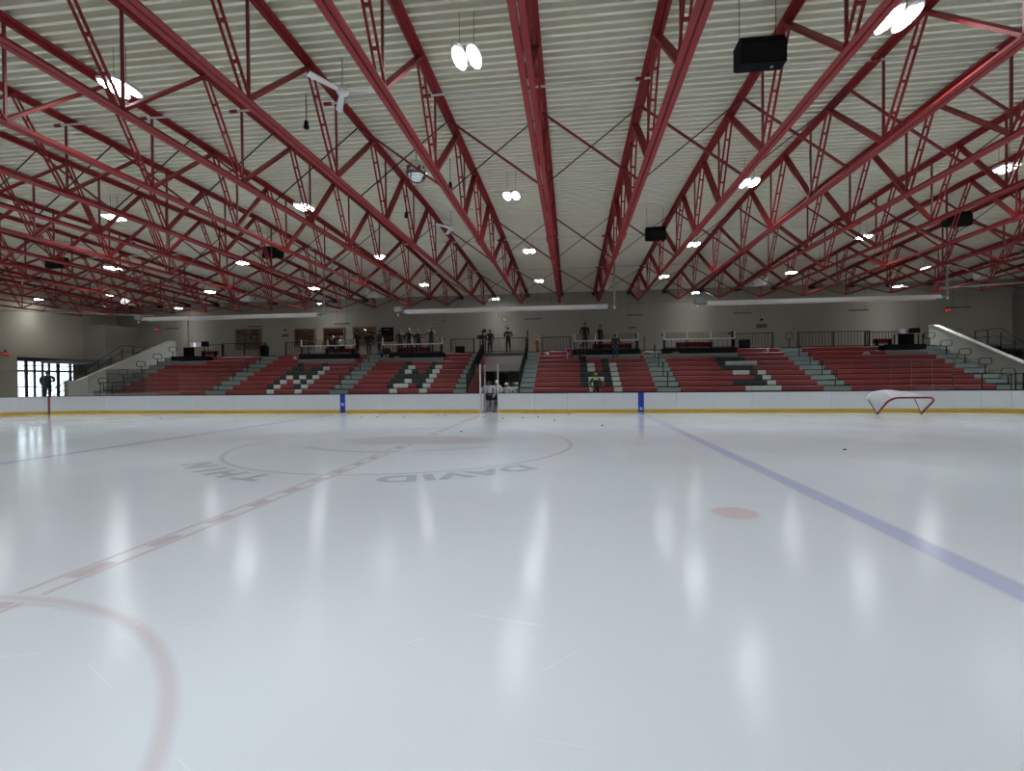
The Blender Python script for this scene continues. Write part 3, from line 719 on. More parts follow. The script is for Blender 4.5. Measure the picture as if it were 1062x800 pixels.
wall_case(-18.9, -16.8, 4.9, 6.58, 'wooden name-plaque case behind the dark-clad people', 'names')
po = thing('wall_poster', 'black poster with a red and white emblem on the far wall', 'poster', (-15.8, YF, 5.25))
MB().box(-16.36, -15.25, YF - .05, YF, 5.22, 6.47).build('backing', BLACKP, po)
PR = mat('poster_red', (.30, .03, .035), .5); PW = mat('poster_white', (.45, .42, .40), .5)
for k, (pts, m) in enumerate(([[(-16.1, 6.22), (-15.9, 6.32), (-15.8, 6.2), (-15.7, 6.32), (-15.5, 6.22)], PW], [[(-16.15, 6.0), (-15.8, 5.95), (-15.45, 6.0)], PR], [[(-15.95, 5.85), (-16.0, 5.65), (-15.8, 5.5), (-15.6, 5.65), (-15.65, 5.85)], PR], [[(-16.2, 5.72), (-16.1, 5.45)], PW], [[(-15.4, 5.72), (-15.5, 5.45)], PW])):
    mb = MB()
    for a, b in zip(pts[:-1], pts[1:]): mb.bar((a[0], YF - .055, a[1]), (b[0], YF - .055, b[1]), .012, .09, upv=(0, 1, 0))
    mb.build('emblem_stroke', m, po)
ck = thing('wall_clock', 'round wall clock above the tunnel head', 'clock', (-5.48, YF, 6.94))
def disc(r, y0, y1, name, m, parent, cx, cz):
    mb = MB().prism([(cx + r * math.cos(2 * math.pi * k / 24), cz + r * math.sin(2 * math.pi * k / 24)) for k in range(24)], 'y', y0, y1); mb.build(name, m, parent)
disc(.24, YF - .06, YF, 'rim', BLACK, ck, -5.48, 6.94); disc(.20, YF - .07, YF - .06, 'dial', WALL_W, ck, -5.48, 6.94)
MB().bar((-5.48, YF - .075, 6.94), (-5.36, YF - .075, 7.0), .012, .03).build('hour_hand', BLACK, ck)
MB().bar((-5.48, YF - .075, 6.94), (-5.50, YF - .075, 7.11), .012, .02).build('minute_hand', BLACK, ck)
for x, z, w_, h_, lab, m in ((-25.2, 5.95, .62, .26, 'small grey sign hung on a rod beside the plain display case', 'rod'), (15.07, 5.9, .78, .30, 'small grey sign hung on a rod above the aisle right of letter S', 'rod'),
                          (5.05, 5.98, .62, .14, 'narrow grey sign on the wall above the aisle between H and S', None), (-5.35, 6.02, .0, .0, None, None)):
    if not lab: continue
    t = thing('hanging_sign', lab, 'sign', (x, YF - .1, z))
    MB().box(x - w_ / 2, x + w_ / 2, YF - .12, YF - .08, z - h_ / 2, z + h_ / 2).build('panel', mat('sign_grey', (.12, .12, .115), .6), t)
    for k in range(2 if h_ > .2 else 1):
        for i in range(4):
            xx = x - w_ / 2 + w_ * (i + .5) / 4
            MB().box(xx - w_ / 11, xx + w_ / 11, YF - .125, YF - .12, z - h_ * .26 + k * h_ * .32, z - h_ * .12 + k * h_ * .32).build('lettering_bar', PLAQUE, t)
    if m: MB().box(x - .015, x + .015, YF - .11, YF - .09, z + h_ / 2, z + 1.9).build('hanger_rod', GREYM, t); MB().box(x - .1, x + .1, YF - .14, YF - .06, z + .42, z + .56).build('rod_box', BLACKP, t)
for x, z, s_, lab in ((-7.7, 5.45, .17, 'small black notice beside the tunnel head, next to the pilaster'), (-7.35, 5.47, .17, 'small black notice beside the tunnel head, next to the aisle'), (-7.25, 5.98, .15, 'small framed notice above the two black notices'), (-5.35, 6.3, .11, 'small grey wall box under the clock')):
    t = thing('wall_notice', lab, 'notice', (x, YF, z))
    MB().box(x - s_, x + s_, YF - .04, YF, z - s_, z + s_).build('frame', BLACKP, t)
    MB().box(x - s_ * .7, x + s_ * .7, YF - .045, YF - .04, z - s_ * .7, z + s_ * .7).build('sheet', PLAQUE if 'black' in lab else WALL, t)
# exit signs
def exit_sign(x, y, z, rz, lab):
    t = thing('exit_sign', lab, 'exit sign', (x, y, z), rz, 'red exit signs')
    MB().box(-.22, .22, -.03, .03, -.12, .12).build('housing', mat('exit_housing', (.25, .05, .05), .5), t, local=True)
    me = text_mesh('EXIT', .22, .006, EXITR)
    link('lettering', me, t, (0, -.036, 0), (math.pi / 2, 0, 0))
    MB().box(-.03, .03, -.02, .02, .12, .3).build('hanger', BLACK, t, local=True)
exit_sign(-37.7, YF - .1, 6.75, 0, 'red exit sign on the far wall left of the parapet')
exit_sign(28.5, YF - .1, 6.77, 0, 'red exit sign on the far wall right of the parapet')
exit_sign(XL + .06, 32.0, 4.1, -math.pi / 2 + math.pi, 'red exit sign on the end wall beside the entrance')
# unlit linear pendants above the deck
for x, z in ((-32.7, 6.3), (-25.24, 6.3), (-17.9, 6.36), (-10.07, 6.4), (-2.8, 6.37), (4.7, 6.47), (12.26, 6.42), (20.0, 6.43), (26.4, 6.45)):
    t = thing('linear_pendant', 'dark unlit linear lamp hung in front of the far wall', 'lamp', (x, 37, z), 0, 'unlit linear lamps above the deck')
    MB().prism([(-.05, -.03), (.05, -.03), (.06, .02), (.03, .05), (-.03, .05), (-.06, .02)], 'x', -.62, .62).build('housing', mat('pendant_dark', (.06, .06, .055), .5), t, local=True)
    for q in (-.4, .4): MB().tube([(q, 0, .05), (q, 0, roof_z(37) - z + .165)], .006, 5).build('cable', BLACK, t, local=True)

# ------------------------------------------------------------------ roof trusses
ZB = 7.38
BN = [-6.1, -2.3, 1.6, 5.4, 9.2, 12.95, 16.6, 19.7, 23.0, 27.3, 31.7, 36.1]
TN = [-8.6, -4.4, -.6, 3.7, 7.8, 11.6, 15.5, 18.5, 21.8, 26.2, 30.6, 35.0]
tr = thing('roof_truss', 'dark red steel roof truss spanning the rink', 'roof truss', (0, 0, ZB), 0, 'red steel trusses under the roof deck')
def lchord(ya, yb, zfun, wd, ht, gap, th, flip=1):
    mb = MB(); ys_ = [ya, 22.0, yb] if ya < 22 < yb and zfun(ya) != zfun(yb) else [ya, yb]
    for a, b in zip(ys_[:-1], ys_[1:]):
        for s in (-1, 1):
            for (xa, xb, z0, z1) in ((gap / 2, gap / 2 + wd, 0, th), (gap / 2, gap / 2 + th, th, ht)):
                x0_, x1_ = sorted((s * xa, s * xb))
                vs = []
                for yy_ in (a, b):
                    zz = zfun(yy_)
                    q0, q1 = (zz + z0, zz + z1) if flip > 0 else (zz - z1, zz - z0)
                    vs += [(x0_, yy_, q0), (x1_, yy_, q0), (x1_, yy_, q1), (x0_, yy_, q1)]
                mb.add(vs, [(0, 3, 2, 1)[::-1], (4, 5, 6, 7)[::-1], (0, 1, 5, 4), (1, 2, 6, 5), (2, 3, 7, 6), (3, 0, 4, 7)])
    return mb
lchord(-7.5, 23.3, lambda y: 0.0, .118, .12, .03, .016).build('bottom_chord', TRUSS, tr, local=True)
lchord(23.0, 36.2, lambda y: 0.012, .085, .10, .03, .014).build('bottom_chord', TRUSS, tr, local=True)
lchord(YN + .05, YF - .2, lambda y: roof_z(y) - ZB - .015, .13, .15, .03, .018, -1).build('top_chord', TRUSS, tr, local=True)
def rz_(y): return roof_z(y) - ZB - .10
def bz_(): return .06
for i, (yb, yt) in enumerate(zip(BN, TN)):
    # long diagonal: up and away from this bottom node to the next top node, paired angles
    if i + 1 < len(TN):
        mb = MB()
        for s in (-1, 1): mb.bar((s * .045, yb, bz_()), (s * .05, TN[i + 1], rz_(TN[i + 1])), .06, .11, upv=(1, 0, 0))
        mb.build('diagonal', TRUSS, tr, local=True)
    # steep laced post: from the top node to its bottom node
    mb = MB()
    for s in (-1, 1): mb.bar((s * .065, yt, rz_(yt)), (s * .065, yb, bz_()), .035, .05, upv=(1, 0, 0))
    for q in (.25, .5, .75):
        y = yt + (yb - yt) * q; z = rz_(yt) + (bz_() - rz_(yt)) * q; mb.box(-.07, .07, y - .03, y + .03, z - .02, z + .02)
    mb.build('laced_post', TRUSS, tr, local=True)
    MB().bar((0, yb + .05, bz_()), (0, yb + .05, rz_(yb)), .05, .05).build('vertical', BRACE_R, tr, local=True)
mb = MB()
for s in (-1, 1): mb.bar((s * .045, 36.1, .06), (s * .045, 40.9, roof_z(40.9) - ZB - .1), .045, .085, upv=(1, 0, 0))
mb.build('end_diagonal', BRACE_R, tr, local=True)
MB().box(-.2, .2, 40.75, YF - .15, roof_z(41) - ZB - .34, roof_z(41) - ZB - .12).build('bearing_seat', TRUSS_D, tr, local=True)
mb = MB()
for yb in (19.7, 31.7): mb.box(-.16, .16, yb - .4, yb + .4, -.02, .0)
mb.build('splice_plate', TRUSS, tr, local=True)
TX = [-.76 + (2.81 if n < 0 else 2.785) * n for n in range(-14, 12)]
for k, x in enumerate(TX):
    o = tr if k == 0 else copy_tree(tr)
    o.location = (x, 0, ZB)
# cross bracing between neighbouring trusses
BLAB = {5.2: 'over the near ice', 14.45: 'over the middle of the ice', 23.5: 'over the far half of the ice', 33.07: 'over the seats'}
for y in BLAB:
    hz = roof_z(y) - ZB - .12; cache = {}
    for xa, xb in zip(TX[:-1], TX[1:]):
        SP = round(xb - xa, 3)
        if SP not in cache:
            cache[SP] = (MB().bar((0, 0, hz), (SP, 0, .06), .055, .055).mesh('angle_brace', BRACE_R), MB().bar((0, .03, .06), (SP, .03, hz), .028, .028).mesh('rod_brace', BRACE_K))
        t = thing('cross_brace', 'crossed brace between two red roof trusses ' + BLAB[y], 'brace', (xa, y, ZB), 0, 'crossed braces ' + BLAB[y])
        link('angle_brace', cache[SP][0], t); link('rod_brace', cache[SP][1], t)
# white service pipes along the roof
for y, z, lab in ((12.95, 9.46, 'thin white service pipe under the roof deck over the near ice'), (26.4, 9.36, 'thin white service pipe under the roof deck over the far boards'), (32.8, 9.14, 'thin white service pipe under the roof deck over the seats')):
    t = thing('service_pipe', lab, 'pipe', (XC, y, z), 0, 'white service pipes under the roof')
    MB().tube([(XL + .05, y, z), (XR - .05, y, z)], .028, 8).build('pipe_run', mat('pipe_white', (.62, .62, .58), .5), t, True)
    for x in TX: MB().box(x - .32, x - .1, y - .03, y + .03, z - .045, z + .03).build('clamp', TRUSS, t)
for x0, z0, x1, z1, lab in ((-41.66, 7.28, -29.2, 6.56, 'thin white pipe running from the end wall to the left heater'), (21.4, 6.91, 32.9, 7.4, 'thin white pipe running from the right heater to the end wall')):
    t = thing('exhaust_pipe', lab, 'pipe', ((x0 + x1) / 2, 31.5, z0))
    MB().tube([(x0, 31.5, z0), (x1, 31.5, z1)], .03, 8).build('pipe_run', MATS['pipe_white'], t, True)
    for q in (.3, .7): x = x0 + (x1 - x0) * q; z = z0 + (z1 - z0) * q; MB().tube([(x, 31.5, z + .02), (x, 31.5, roof_z(31.5))], .006, 5).build('cable', BLACK, t)

# ------------------------------------------------------------------ hanging high-bay lamps (pairs of oval lenses)
LZ = 8.75
lp = thing('high_bay_lamp', 'lit twin-oval high-bay lamp', 'lamp', (0, 0, LZ), 0, 'twin-oval lamps under the roof')
for s in (-1, 1):
    cx = s * .165
    h = MB().lathe([(.135, .0), (.15, .02), (.15, .07), (.11, .12), (.05, .15)], 20, (cx, 0, 0), 1, 2.9).build('housing', WHITE, lp, False, True)
    MB().lathe([(.125, -.018), (.135, -.006), (.135, .002)], 20, (cx, 0, 0), 1, 2.9).build('lens', LENS, h, False, True)
MB().box(-.2, .2, -.03, .03, .13, .16).build('spreader_bar', GREYM, lp, local=True)
for s in (-1, 1): MB().tube([(s * .16, 0, .15), (s * .16, 0, 1.0)], .006, 5).build('cable', BLACK, lp, local=True)
ld = bpy.data.lights.new('lamp_beam', 'AREA'); ld.shape = 'RECTANGLE'; ld.size = .56; ld.size_y = .66; ld.energy = LAMP_WATTS; ld.color = (.93, .97, 1.0); ld.spread = math.radians(LAMP_SPREAD)
lo = bpy.data.objects.new('lamp_beam', ld); COL.objects.link(lo); lo.parent = lp; lo.location = (0, 0, -.03)
first = True
LX = [-35.7, -27.3, -18.95, -10.5, -2.17, 6.4, 14.6, 22.95, 31.2]
LLAB = {-5.6: 'over the near boards', 2.4: 'over the near edge of the ice', 10.5: 'over the near half of the ice', 18.55: 'over the far half of the ice', 26.6: 'over the far boards', 34.7: 'over the top of the seats'}
def hang(o, y, zoff=0.0):
    for c in o.children:
        if c.name.startswith('cable'): c.scale.z = (roof_z(y) + .03 - LZ + zoff)
for y in LLAB:
    for x in LX:
        o = lp if first else copy_tree(lp); first = False
        o.location = (x, y, LZ); hang(o, y)
        tag(o, 'lit twin-oval high-bay lamp hanging ' + LLAB[y], 'lamp', 'twin-oval lamps ' + LLAB[y])
for x, y in ((-40.9, 33.6), (-6.0, 39.6), (-20.9, 39.4), (-34.3, 39.6), (23.9, 39.3), (9.64, 39.5)):
    o = copy_tree(lp); o.location = (x, y, 8.40); hang(o, y, .35)
    for c in o.children:
        if c.type == 'LIGHT': c.data = c.data.copy(); c.data.energy = LAMP_WATTS * .12
    tag(o, 'lit twin-oval lamp hanging close to the far wall' if y > 38 else 'lit twin-oval lamp hanging close to the end wall by the entrance', 'lamp', 'twin-oval lamps near the far wall' if y > 38 else None)
    if y < 38: del o['group']
    o.scale = (.9, .62, 1)

# ------------------------------------------------------------------ loudspeakers, fans, mirror ball, wall boxes, heaters
def rig_speaker(x, y, z, lab, group):
    t = thing('hanging_speaker', lab, 'speaker', (x, y, z), 0, group)
    pr = [(-.26, .12), (-.14, .30), (.26, .30), (.26, -.16), (.05, -.30), (-.26, -.30)]
    MB().prism([(a, b) for a, b in pr], 'x', -.43, .43).build('cabinet', BLACKP, t, local=True)
    MB().box(-.39, .39, -.275, -.26, -.26, .10).build('grille', BLACK, t, local=True)
    mb = MB().bar((-.36, -.262, -.29), (-.36, .03, -.302), .02)
    MB().lathe([(.03, -.32), (.03, -.30)], 10, (.2, -.1, 0)).build('badge', GREYM, t, local=True)
    for s in (-.36, .36): MB().tube([(s, .1, .30), (s, .1, roof_z(y) - z + .06)], .007, 5).build('cable', BLACK, t, local=True)
for x, y in ((3.9, 10.7), (3.9, 23.2), (16.3, 23.0), (-15.0, 23.5), (-27.7, 23.7)):
    rig_speaker(x, y, 8.4, 'black box loudspeaker hanging over the near ice' if y < 15 else 'black box loudspeaker hanging over the far half of the ice', None if y < 15 else 'black loudspeakers over the far ice')
def ceiling_fan(x, y, z, a0, lab):
    t = thing('ceiling_fan', lab, 'fan', (x, y, z), a0, 'white ceiling fans')
    MB().lathe([(.02, .10), (.13, .09), (.16, .02), (.13, -.06), (.06, -.10), (.02, -.10)], 18).build('motor', WHITE, t, True, True)
    MB().tube([(0, 0, .08), (0, 0, roof_z(y) - z + .06)], .016, 8).build('down_rod', GREYM, t, True, True)
    for k in range(3):
        a = 2 * math.pi * k / 3; c, s_ = math.cos(a), math.sin(a)
        def R(u, v, z_): return (u * c - v * s_, u * s_ + v * c, z_)
        vs = [R(.12, -.06, -.02), (R(.92, -.085, -.035)), R(.92, .085, .0), R(.12, .06, .01)]
        vs += [(p[0], p[1], p[2] + .014) for p in vs]
        MB().add(vs, [(3, 2, 1, 0), (4, 5, 6, 7), (0, 1, 5, 4), (1, 2, 6, 5), (2, 3, 7, 6), (3, 0, 4, 7)]).build('blade', WHITE, t, local=True)
ceiling_fan(-5.5, 11.56, 8.9, .02, 'white three-blade ceiling fan over the near half of the ice')
ceiling_fan(-5.5, 22.55, 8.9, -.05, 'white three-blade ceiling fan over the far half of the ice')
mbt = thing('mirror_ball', 'silver mirror ball hanging between the trusses', 'mirror ball', (-4.93, 15.59, 8.6))
mb = MB(); NR, NS = 14, 28; rad = .36
for i in range(NR):
    for j in range(NS):
        a0, a1 = math.pi * i / NR, math.pi * (i + 1) / NR; b0, b1 = 2 * math.pi * j / NS, 2 * math.pi * (j + 1) / NS
        q = [(rad * math.sin(a) * math.cos(b), rad * math.sin(a) * math.sin(b), rad * math.cos(a)) for a, b in ((a0 + .012, b0 + .012), (a1 - .012, b0 + .012), (a1 - .012, b1 - .012), (a0 + .012, b1 - .012))]
        mb.add(q, [(0, 1, 2, 3)])
mb.build('mirror_tiles', MIRROR, mbt, local=True)['kind'] = 'stuff'
MB().lathe([(.001, -.352)] + [(.352 * math.sin(a), -.352 * math.cos(a)) for a in [math.pi * k / 12 for k in range(1, 12)]] + [(.001, .352)], 24).build('core', BLACK, mbt, True, True)
MB().tube([(0, 0, .34), (0, 0, roof_z(15.6) - 8.6 + .06)], .012, 6).build('hanger_rod', BLACK, mbt, local=True)
def spot(x, y, z, lab):
    t = thing('small_spotlight', lab, 'spotlight', (x, y, z), random.uniform(0, 6))
    MB().lathe([(.05, -.12), (.075, -.10), (.06, .02), (.05, .1), (.02, .12)], 14).build('can', BLACK, t, True, True)
    MB().tube([(.0, 0, .1), (0, 0, roof_z(y) - z + .06)], .012, 6).build('stem', BLACK, t, local=True)
spot(-7.2, 12.9, 8.9, 'small black spotlight over the near ice beside the fan')
spot(-6.45, 19.0, 8.4, 'small black spotlight beyond the mirror ball'); spot(-4.2, 17.2, 8.75, 'small black spotlight beside the mirror ball')
for x, kind in ((-35.3, 0), (-25.1, 0), (-14.8, 0), (2.3, 1), (13.0, 0), (26.9, 0)):
    t = thing('wall_fan_box', 'pale hooded unit hung near the ends of the trusses' if not kind else 'pale square unit hung near the end of the truss above the tunnel', 'unit', (x + .03, 35.7, 8.12), random.uniform(-.25, .25) if not kind else 0, 'pale hooded units along the far side' if not kind else None)
    pr = [(-.42, .0), (.36, .0), (.42, .10), (.42, .52), (.30, .66), (-.30, .66), (-.46, .40)] if not kind else [(-.36, .0), (.36, .0), (.36, .70), (-.36, .70)]
    MB().prism(pr, 'y', -.28, .28).build('hood', mat('unit_pale', (.80, .84, .82), .5), t, local=True)
    MB().box(-.25, .25, -.30, -.28, .12, .5).build('louvre_plate', mat('unit_pale2', (.70, .75, .72), .5), t, local=True)
    for q in (-.2, .2): MB().tube([(q, 0, .6), (q, 0, roof_z(35.7) - 8.12 + .06)], .012, 6).build('hanger_rod', BLACK, t, local=True)
for x0, x1, z, gasx, lab in ((-29.4, -16.65, 6.26, 1, 'long white radiant heater above the left seats'), (-10.65, 2.3, 6.30, 1, 'long white radiant heater above the middle seats'), (8.2, 21.05, 6.33, 1, 'long white radiant heater above the right seats')):
    t = thing('radiant_heater', lab, 'heater', ((x0 + x1) / 2, 31, z - .2), 0, 'long white radiant heaters above the seats')
    pr = [(30.72, z - .12), (30.74, z - .12), (30.88, z + .10), (31.12, z + .10), (31.26, z - .12), (31.28, z - .12), (31.14, z + .12), (30.86, z + .12)]
    MB().prism(pr, 'x', x0, x1).build('reflector', HEATW, t)
    MB().tube([(x0 - .25, 31, z), (x1 + .3, 31, z)], .05, 10).build('burner_tube', GREYM, t, True)
    MB().box(x0 - .7, x0 - .2, 30.82, 31.18, z - .02, z + .34).build('burner_box', GREYM, t)
    MB().lathe([(.05, 0), (.06, .12), (.02, .2)], 10, (x0 - .5, 31, z - .28)).build('condensate_cup', WHITE, t, True)
    MB().tube([(x1 + .28, 31, z), (x1 + .42, 31, z), (x1 + .42, 31, roof_z(31))], .06, 8).build('flue', GREYM, t, True)
    MB().tube([(x1 + .42, 31, z - .16), (x1 + .42, 31, z)], .06, 8).build('flue_tee', HEATW, t, True)
    k = 5
    for i in range(k): x = x0 + .5 + (x1 - x0 - 1) * i / (k - 1); MB().tube([(x, 31, z + .15), (x, 31, roof_z(31))], .005, 5).build('cable', BLACK, t)

# ------------------------------------------------------------------ tipped goal by the boards
g = thing('hockey_goal', 'hockey goal tipped forward on the ice in front of the right boards', 'goal', (14.32, 25.0, 0), math.radians(2))
TH = math.radians(50); fz, fy = math.cos(TH), -math.sin(TH)       # post direction after tipping (local: x along the mouth, -y forwards)
def up_(x, h): return (x, h * fy, h * fz + .035)
def bk_(x, d): return (x, d * math.cos(TH), d * math.sin(TH) + .035)
W_ = 1.95; r = .36; hh = 1.22
arc = [up_(0, 0), up_(0, hh - r)] + [up_(r - r * math.cos(a), hh - r + r * math.sin(a)) for a in [math.pi / 2 * k / 6 for k in range(1, 7)]]
arc += [up_(W_ - r + r * math.sin(a), hh - r + r * math.cos(a)) for a in [math.pi / 2 * k / 6 for k in range(0, 7)]] + [up_(W_, 0)]
MB().tube(arc, .045, 10).build('post_and_crossbar', GOALR, g, True, True)
base = [bk_(0, 0), bk_(-.08, .85)] + [bk_(W_ / 2 - (W_ / 2 + .08) * math.cos(a), .85 + .55 * math.sin(a)) for a in [math.pi * k / 14 for k in range(1, 14)]] + [bk_(W_ + .08, .85), bk_(W_, 0)]
MB().tube(base[:2], .026, 8).build('base_tube', GOALR, g, True, True); MB().tube(base[-2:], .026, 8).build('base_tube', GOALR, g, True, True)
MB().tube(base[1:-1], .026, 8).build('base_arc', WHITE, g, True, True)
MB().tube([bk_(W_ / 2, 1.4), bk_(W_ / 2 + .05, .75)], .04, 8).build('base_pad', WHITE, g, True, True)
# net: cords across between crossbar and base arc, and on both sides
def cordnet(rows):
    mb = MB()
    for ra in rows:
        mb.tube(ra, .007, 4)
    for ra in zip(*rows): mb.tube(list(ra), .007, 4)
    return mb
def lerp(a, b, t): return tuple(a[i] + (b[i] - a[i]) * t for i in range(3))
NU, NV = 26, 14
def at_path(P, t):
    L = [0]
    for a, b in zip(P[:-1], P[1:]): L.append(L[-1] + (Vector(b) - Vector(a)).length)
    s = t * L[-1]
    for i in range(len(P) - 1):
        if s <= L[i + 1] + 1e-9: return lerp(P[i], P[i + 1], (s - L[i]) / max(1e-9, L[i + 1] - L[i]))
    return P[-1]
rows = []
for v in range(NV + 1):
    rows.append([])
    for u in range(NU + 1):
        a = at_path(base, u / NU); b = at_path(arc, u / NU); p = lerp(a, b, v / NV)
        sag = .22 * math.sin(math.pi * v / NV) * math.sin(math.pi * u / NU)
        rows[-1].append((p[0], p[1] + sag * .2, max(.04, p[2] + sag * .5 * (1 - v / NV))))
cordnet(rows).build('net', NETW, g, local=True)['kind'] = 'stuff'

# ------------------------------------------------------------------ pucks
pk = MB().lathe([(.034, 0), (.038, .004), (.038, .021), (.034, .025)], 14).mesh('hockey_puck', RUBBER)
for x, y in [(-16.33, 25.9), (-13.0, 24.29), (-12.17, 25.84), (-10.25, 23.14), (-9.55, 23.4), (-10.34, 25.81), (-10.2, 26.2), (-8.08, 23.13), (-7.89, 26.2), (-7.7, 26.28), (-6.73, 24.5), (-6.55, 25.1), (-3.79, 16.71), (-4.18, 23.37),
             (-3.14, 22.59), (-2.23, 22.84), (-2.41, 26.2), (-1.54, 23.35), (-0.72, 21.43), (-0.1, 25.3), (1.19, 19.12), (-1.02, 26.25), (-20.85, 22.83), (6.61, 12.82)]:
    o = link('hockey_puck', pk, None, (x, y, .0045))
    if (x, y) == (6.61, 12.82): tag(o, 'lone black puck on open ice beyond the right blue line', 'puck', 'black pucks on the ice')
    elif x < -20: tag(o, 'lone black puck near the left corner boards', 'puck', 'black pucks on the ice')
    else: tag(o, 'small black puck lying on the ice near the far boards', 'puck', 'black pucks on the ice')

# ------------------------------------------------------------------ people
def pmat(key, c, rough=.8): return mat('cloth_' + key, c, rough, noise=.15, scale=9)
SKIN = mat('skin', (.30, .17, .12), .6)
CLOTH = {'black': (.012, .012, .014), 'charcoal': (.03, .03, .034), 'navy': (.012, .016, .035), 'jeans': (.035, .06, .11), 'green': (.015, .035, .028), 'tan': (.22, .10, .03), 'magenta': (.20, .02, .16),
         'white': (.55, .55, .56), 'pink': (.45, .30, .38), 'lime': (.38, .45, .04), 'darkgreen': (.012, .03, .03), 'grey': (.22, .23, .24), 'jersey': (.50, .50, .52), 'brown': (.08, .045, .025), 'blond': (.30, .22, .12), 'hairdk': (.02, .014, .010), 'sock': (.42, .42, .43)}
def person(label, loc, rz=0, h=1.74, pose='stand', arms=('down', 'down'), top='black', legs='charcoal', shoes='black', hair='hairdk', hat=None, group=None, bulk=1.18, coat=False, player=None, collar=None, lean=0.0):
    s = h / 1.75
    J = {}; E = []; Z = {}
    def j(n_, p, r_, zone): J[n_] = (Vector(p) * s, r_ * s, zone)
    sit = pose == 'sit'
    hz = .13 if sit else .93
    dz = hz - .93
    ly = -lean
    j('pelvis', (0, 0, .95 + dz), .135 * bulk, 'legs'); j('waist', (0, ly * .3, 1.09 + dz), .13 * bulk, 'top'); j('chest', (0, ly * .8, 1.30 + dz), .155 * bulk, 'top')
    j('neckb', (0, ly * 1.05, 1.455 + dz), .075, 'top'); j('neck', (0, ly * 1.1 - .01, 1.525 + dz), .052, 'skin')
    j('jaw', (0, ly * 1.15 - .03, 1.585 + dz), .072, 'skin'); j('head', (0, ly * 1.15 - .015, 1.665 + dz), .090, 'skin'); j('crown', (0, ly * 1.15 - .005, 1.715 + dz), .058, 'skin')
    E += [('pelvis', 'waist'), ('waist', 'chest'), ('chest', 'neckb'), ('neckb', 'neck'), ('neck', 'jaw'), ('jaw', 'head'), ('head', 'crown')]
    tips = []
    for sd, am in ((-1, arms[0]), (1, arms[1])):
        k = 'l' if sd < 0 else 'r'; y0 = ly
        sh = Vector((sd * .185 * bulk, y0, 1.415 + dz))
        P = {'down': ((.235, .03, -.27), (.245, -.03, -.52), (.245, -.05, -.60)), 'pocket': ((.27, .06, -.27), (.20, -.08, -.46), (.17, -.11, -.53)),
             'out': ((.37, -.06, -.20), (.50, -.16, -.42), (.53, -.20, -.49)), 'fold': ((.25, -.04, -.27), (.06, -.20, -.23), (-.02, -.21, -.21)),
             'front': ((.23, -.06, -.26), (.14, -.26, -.24), (.12, -.34, -.22)), 'lap': ((.23, -.04, -.26), (.14, -.26, -.38), (.10, -.33, -.40))}[am]
        el, wr, pa = [Vector((sd * p[0] * (bulk if i == 0 else 1), y0 + p[1], 1.415 + dz + p[2])) for i, p in enumerate(P)]
        j('sh' + k, sh, .072 * bulk, 'top'); j('el' + k, el, .050 * bulk, 'top'); j('wr' + k, wr, .034 * (1.2 if player else 1), 'top'); j('pa' + k, pa, .036 * (1.4 if player else 1), 'glove' if player else 'skin')
        E += [('neckb', 'sh' + k), ('sh' + k, 'el' + k), ('el' + k, 'wr' + k), ('wr' + k, 'pa' + k)]
        tips.append((pa * s, (pa - wr).normalized(), sd))
        if sit:
            hp, kn, an, to = (sd * .09, -.02, .10), (sd * .13, -.44, .14), (sd * .13, -.46, -.32), (sd * .14, -.62, -.38)
        else:
            st = .11 if not player else .16
            hp, kn, an, to = (sd * .085, 0, .89), (sd * st, -.02, .49), (sd * (st + .01), .02, .085), (sd * (st + .03), -.14, .04)
        j('hp' + k, hp, .092 * bulk, 'legs'); j('kn' + k, kn, .062 * bulk, 'sock' if player else 'legs'); j('an' + k, an, .046, 'sock' if player else 'legs'); j('to' + k, to, .036, 'shoes')
        E += [('pelvis', 'hp' + k), ('hp' + k, 'kn' + k), ('kn' + k, 'an' + k), ('an' + k, 'to' + k)]
    names = list(J); idx = {n_: i for i, n_ in enumerate(names)}
    me = bpy.data.meshes.new('sk'); me.from_pydata([tuple(J[n_][0]) for n_ in names], [(idx[a], idx[b]) for a, b in E], []); me.update()
    o = bpy.data.objects.new('sk', me); COL.objects.link(o)
    o.modifiers.new('skin', 'SKIN')
    for i, n_ in enumerate(names):
        sv = me.skin_vertices[0].data[i]; r_ = J[n_][1]
        flat = n_ in ('pelvis', 'waist', 'chest')
        sv.radius = (r_, r_ * .72) if flat else (r_, r_); sv.use_root = n_ == 'pelvis'
    o.modifiers.new('sub', 'SUBSURF').levels = 1; o.modifiers['sub'].render_levels = 1
    dg = bpy.context.evaluated_depsgraph_get(); em = bpy.data.meshes.new_from_object(o.evaluated_get(dg))
    bpy.data.objects.remove(o)
    zones = ['top', 'legs', 'skin', 'shoes', 'sock', 'glove']
    if player: cm = {'top': top, 'legs': 'black', 'skin': None, 'shoes': 'black', 'sock': 'sock', 'glove': 'black'}
    else: cm = {'top': top, 'legs': legs, 'skin': None, 'shoes': shoes, 'sock': legs, 'glove': 'black'}
    bm = bmesh.new(); bm.from_mesh(em)
    segs = [(J[a][0], J[b][0], J[a][2], J[b][2]) for a, b in E]
    def zone(p):
        best = None
        for A, B_, za, zb in segs:
            d = B_ - A; t_ = max(0, min(1, (p - A).dot(d) / d.length_squared)); q = (p - (A + d * t_)).length
            if best is None or q < best[0]: best = (q, za if t_ < .5 else zb)
        return best[1]
    for f in bm.faces:
        f.smooth = True; zn = zone(f.calc_center_median())
        if coat and zn == 'legs' and f.calc_center_median().z > (.58 + dz) * s: zn = 'top'
        f.material_index = zones.index(zn)
    # fingers, thumb, nose, ears
    ex = MB()
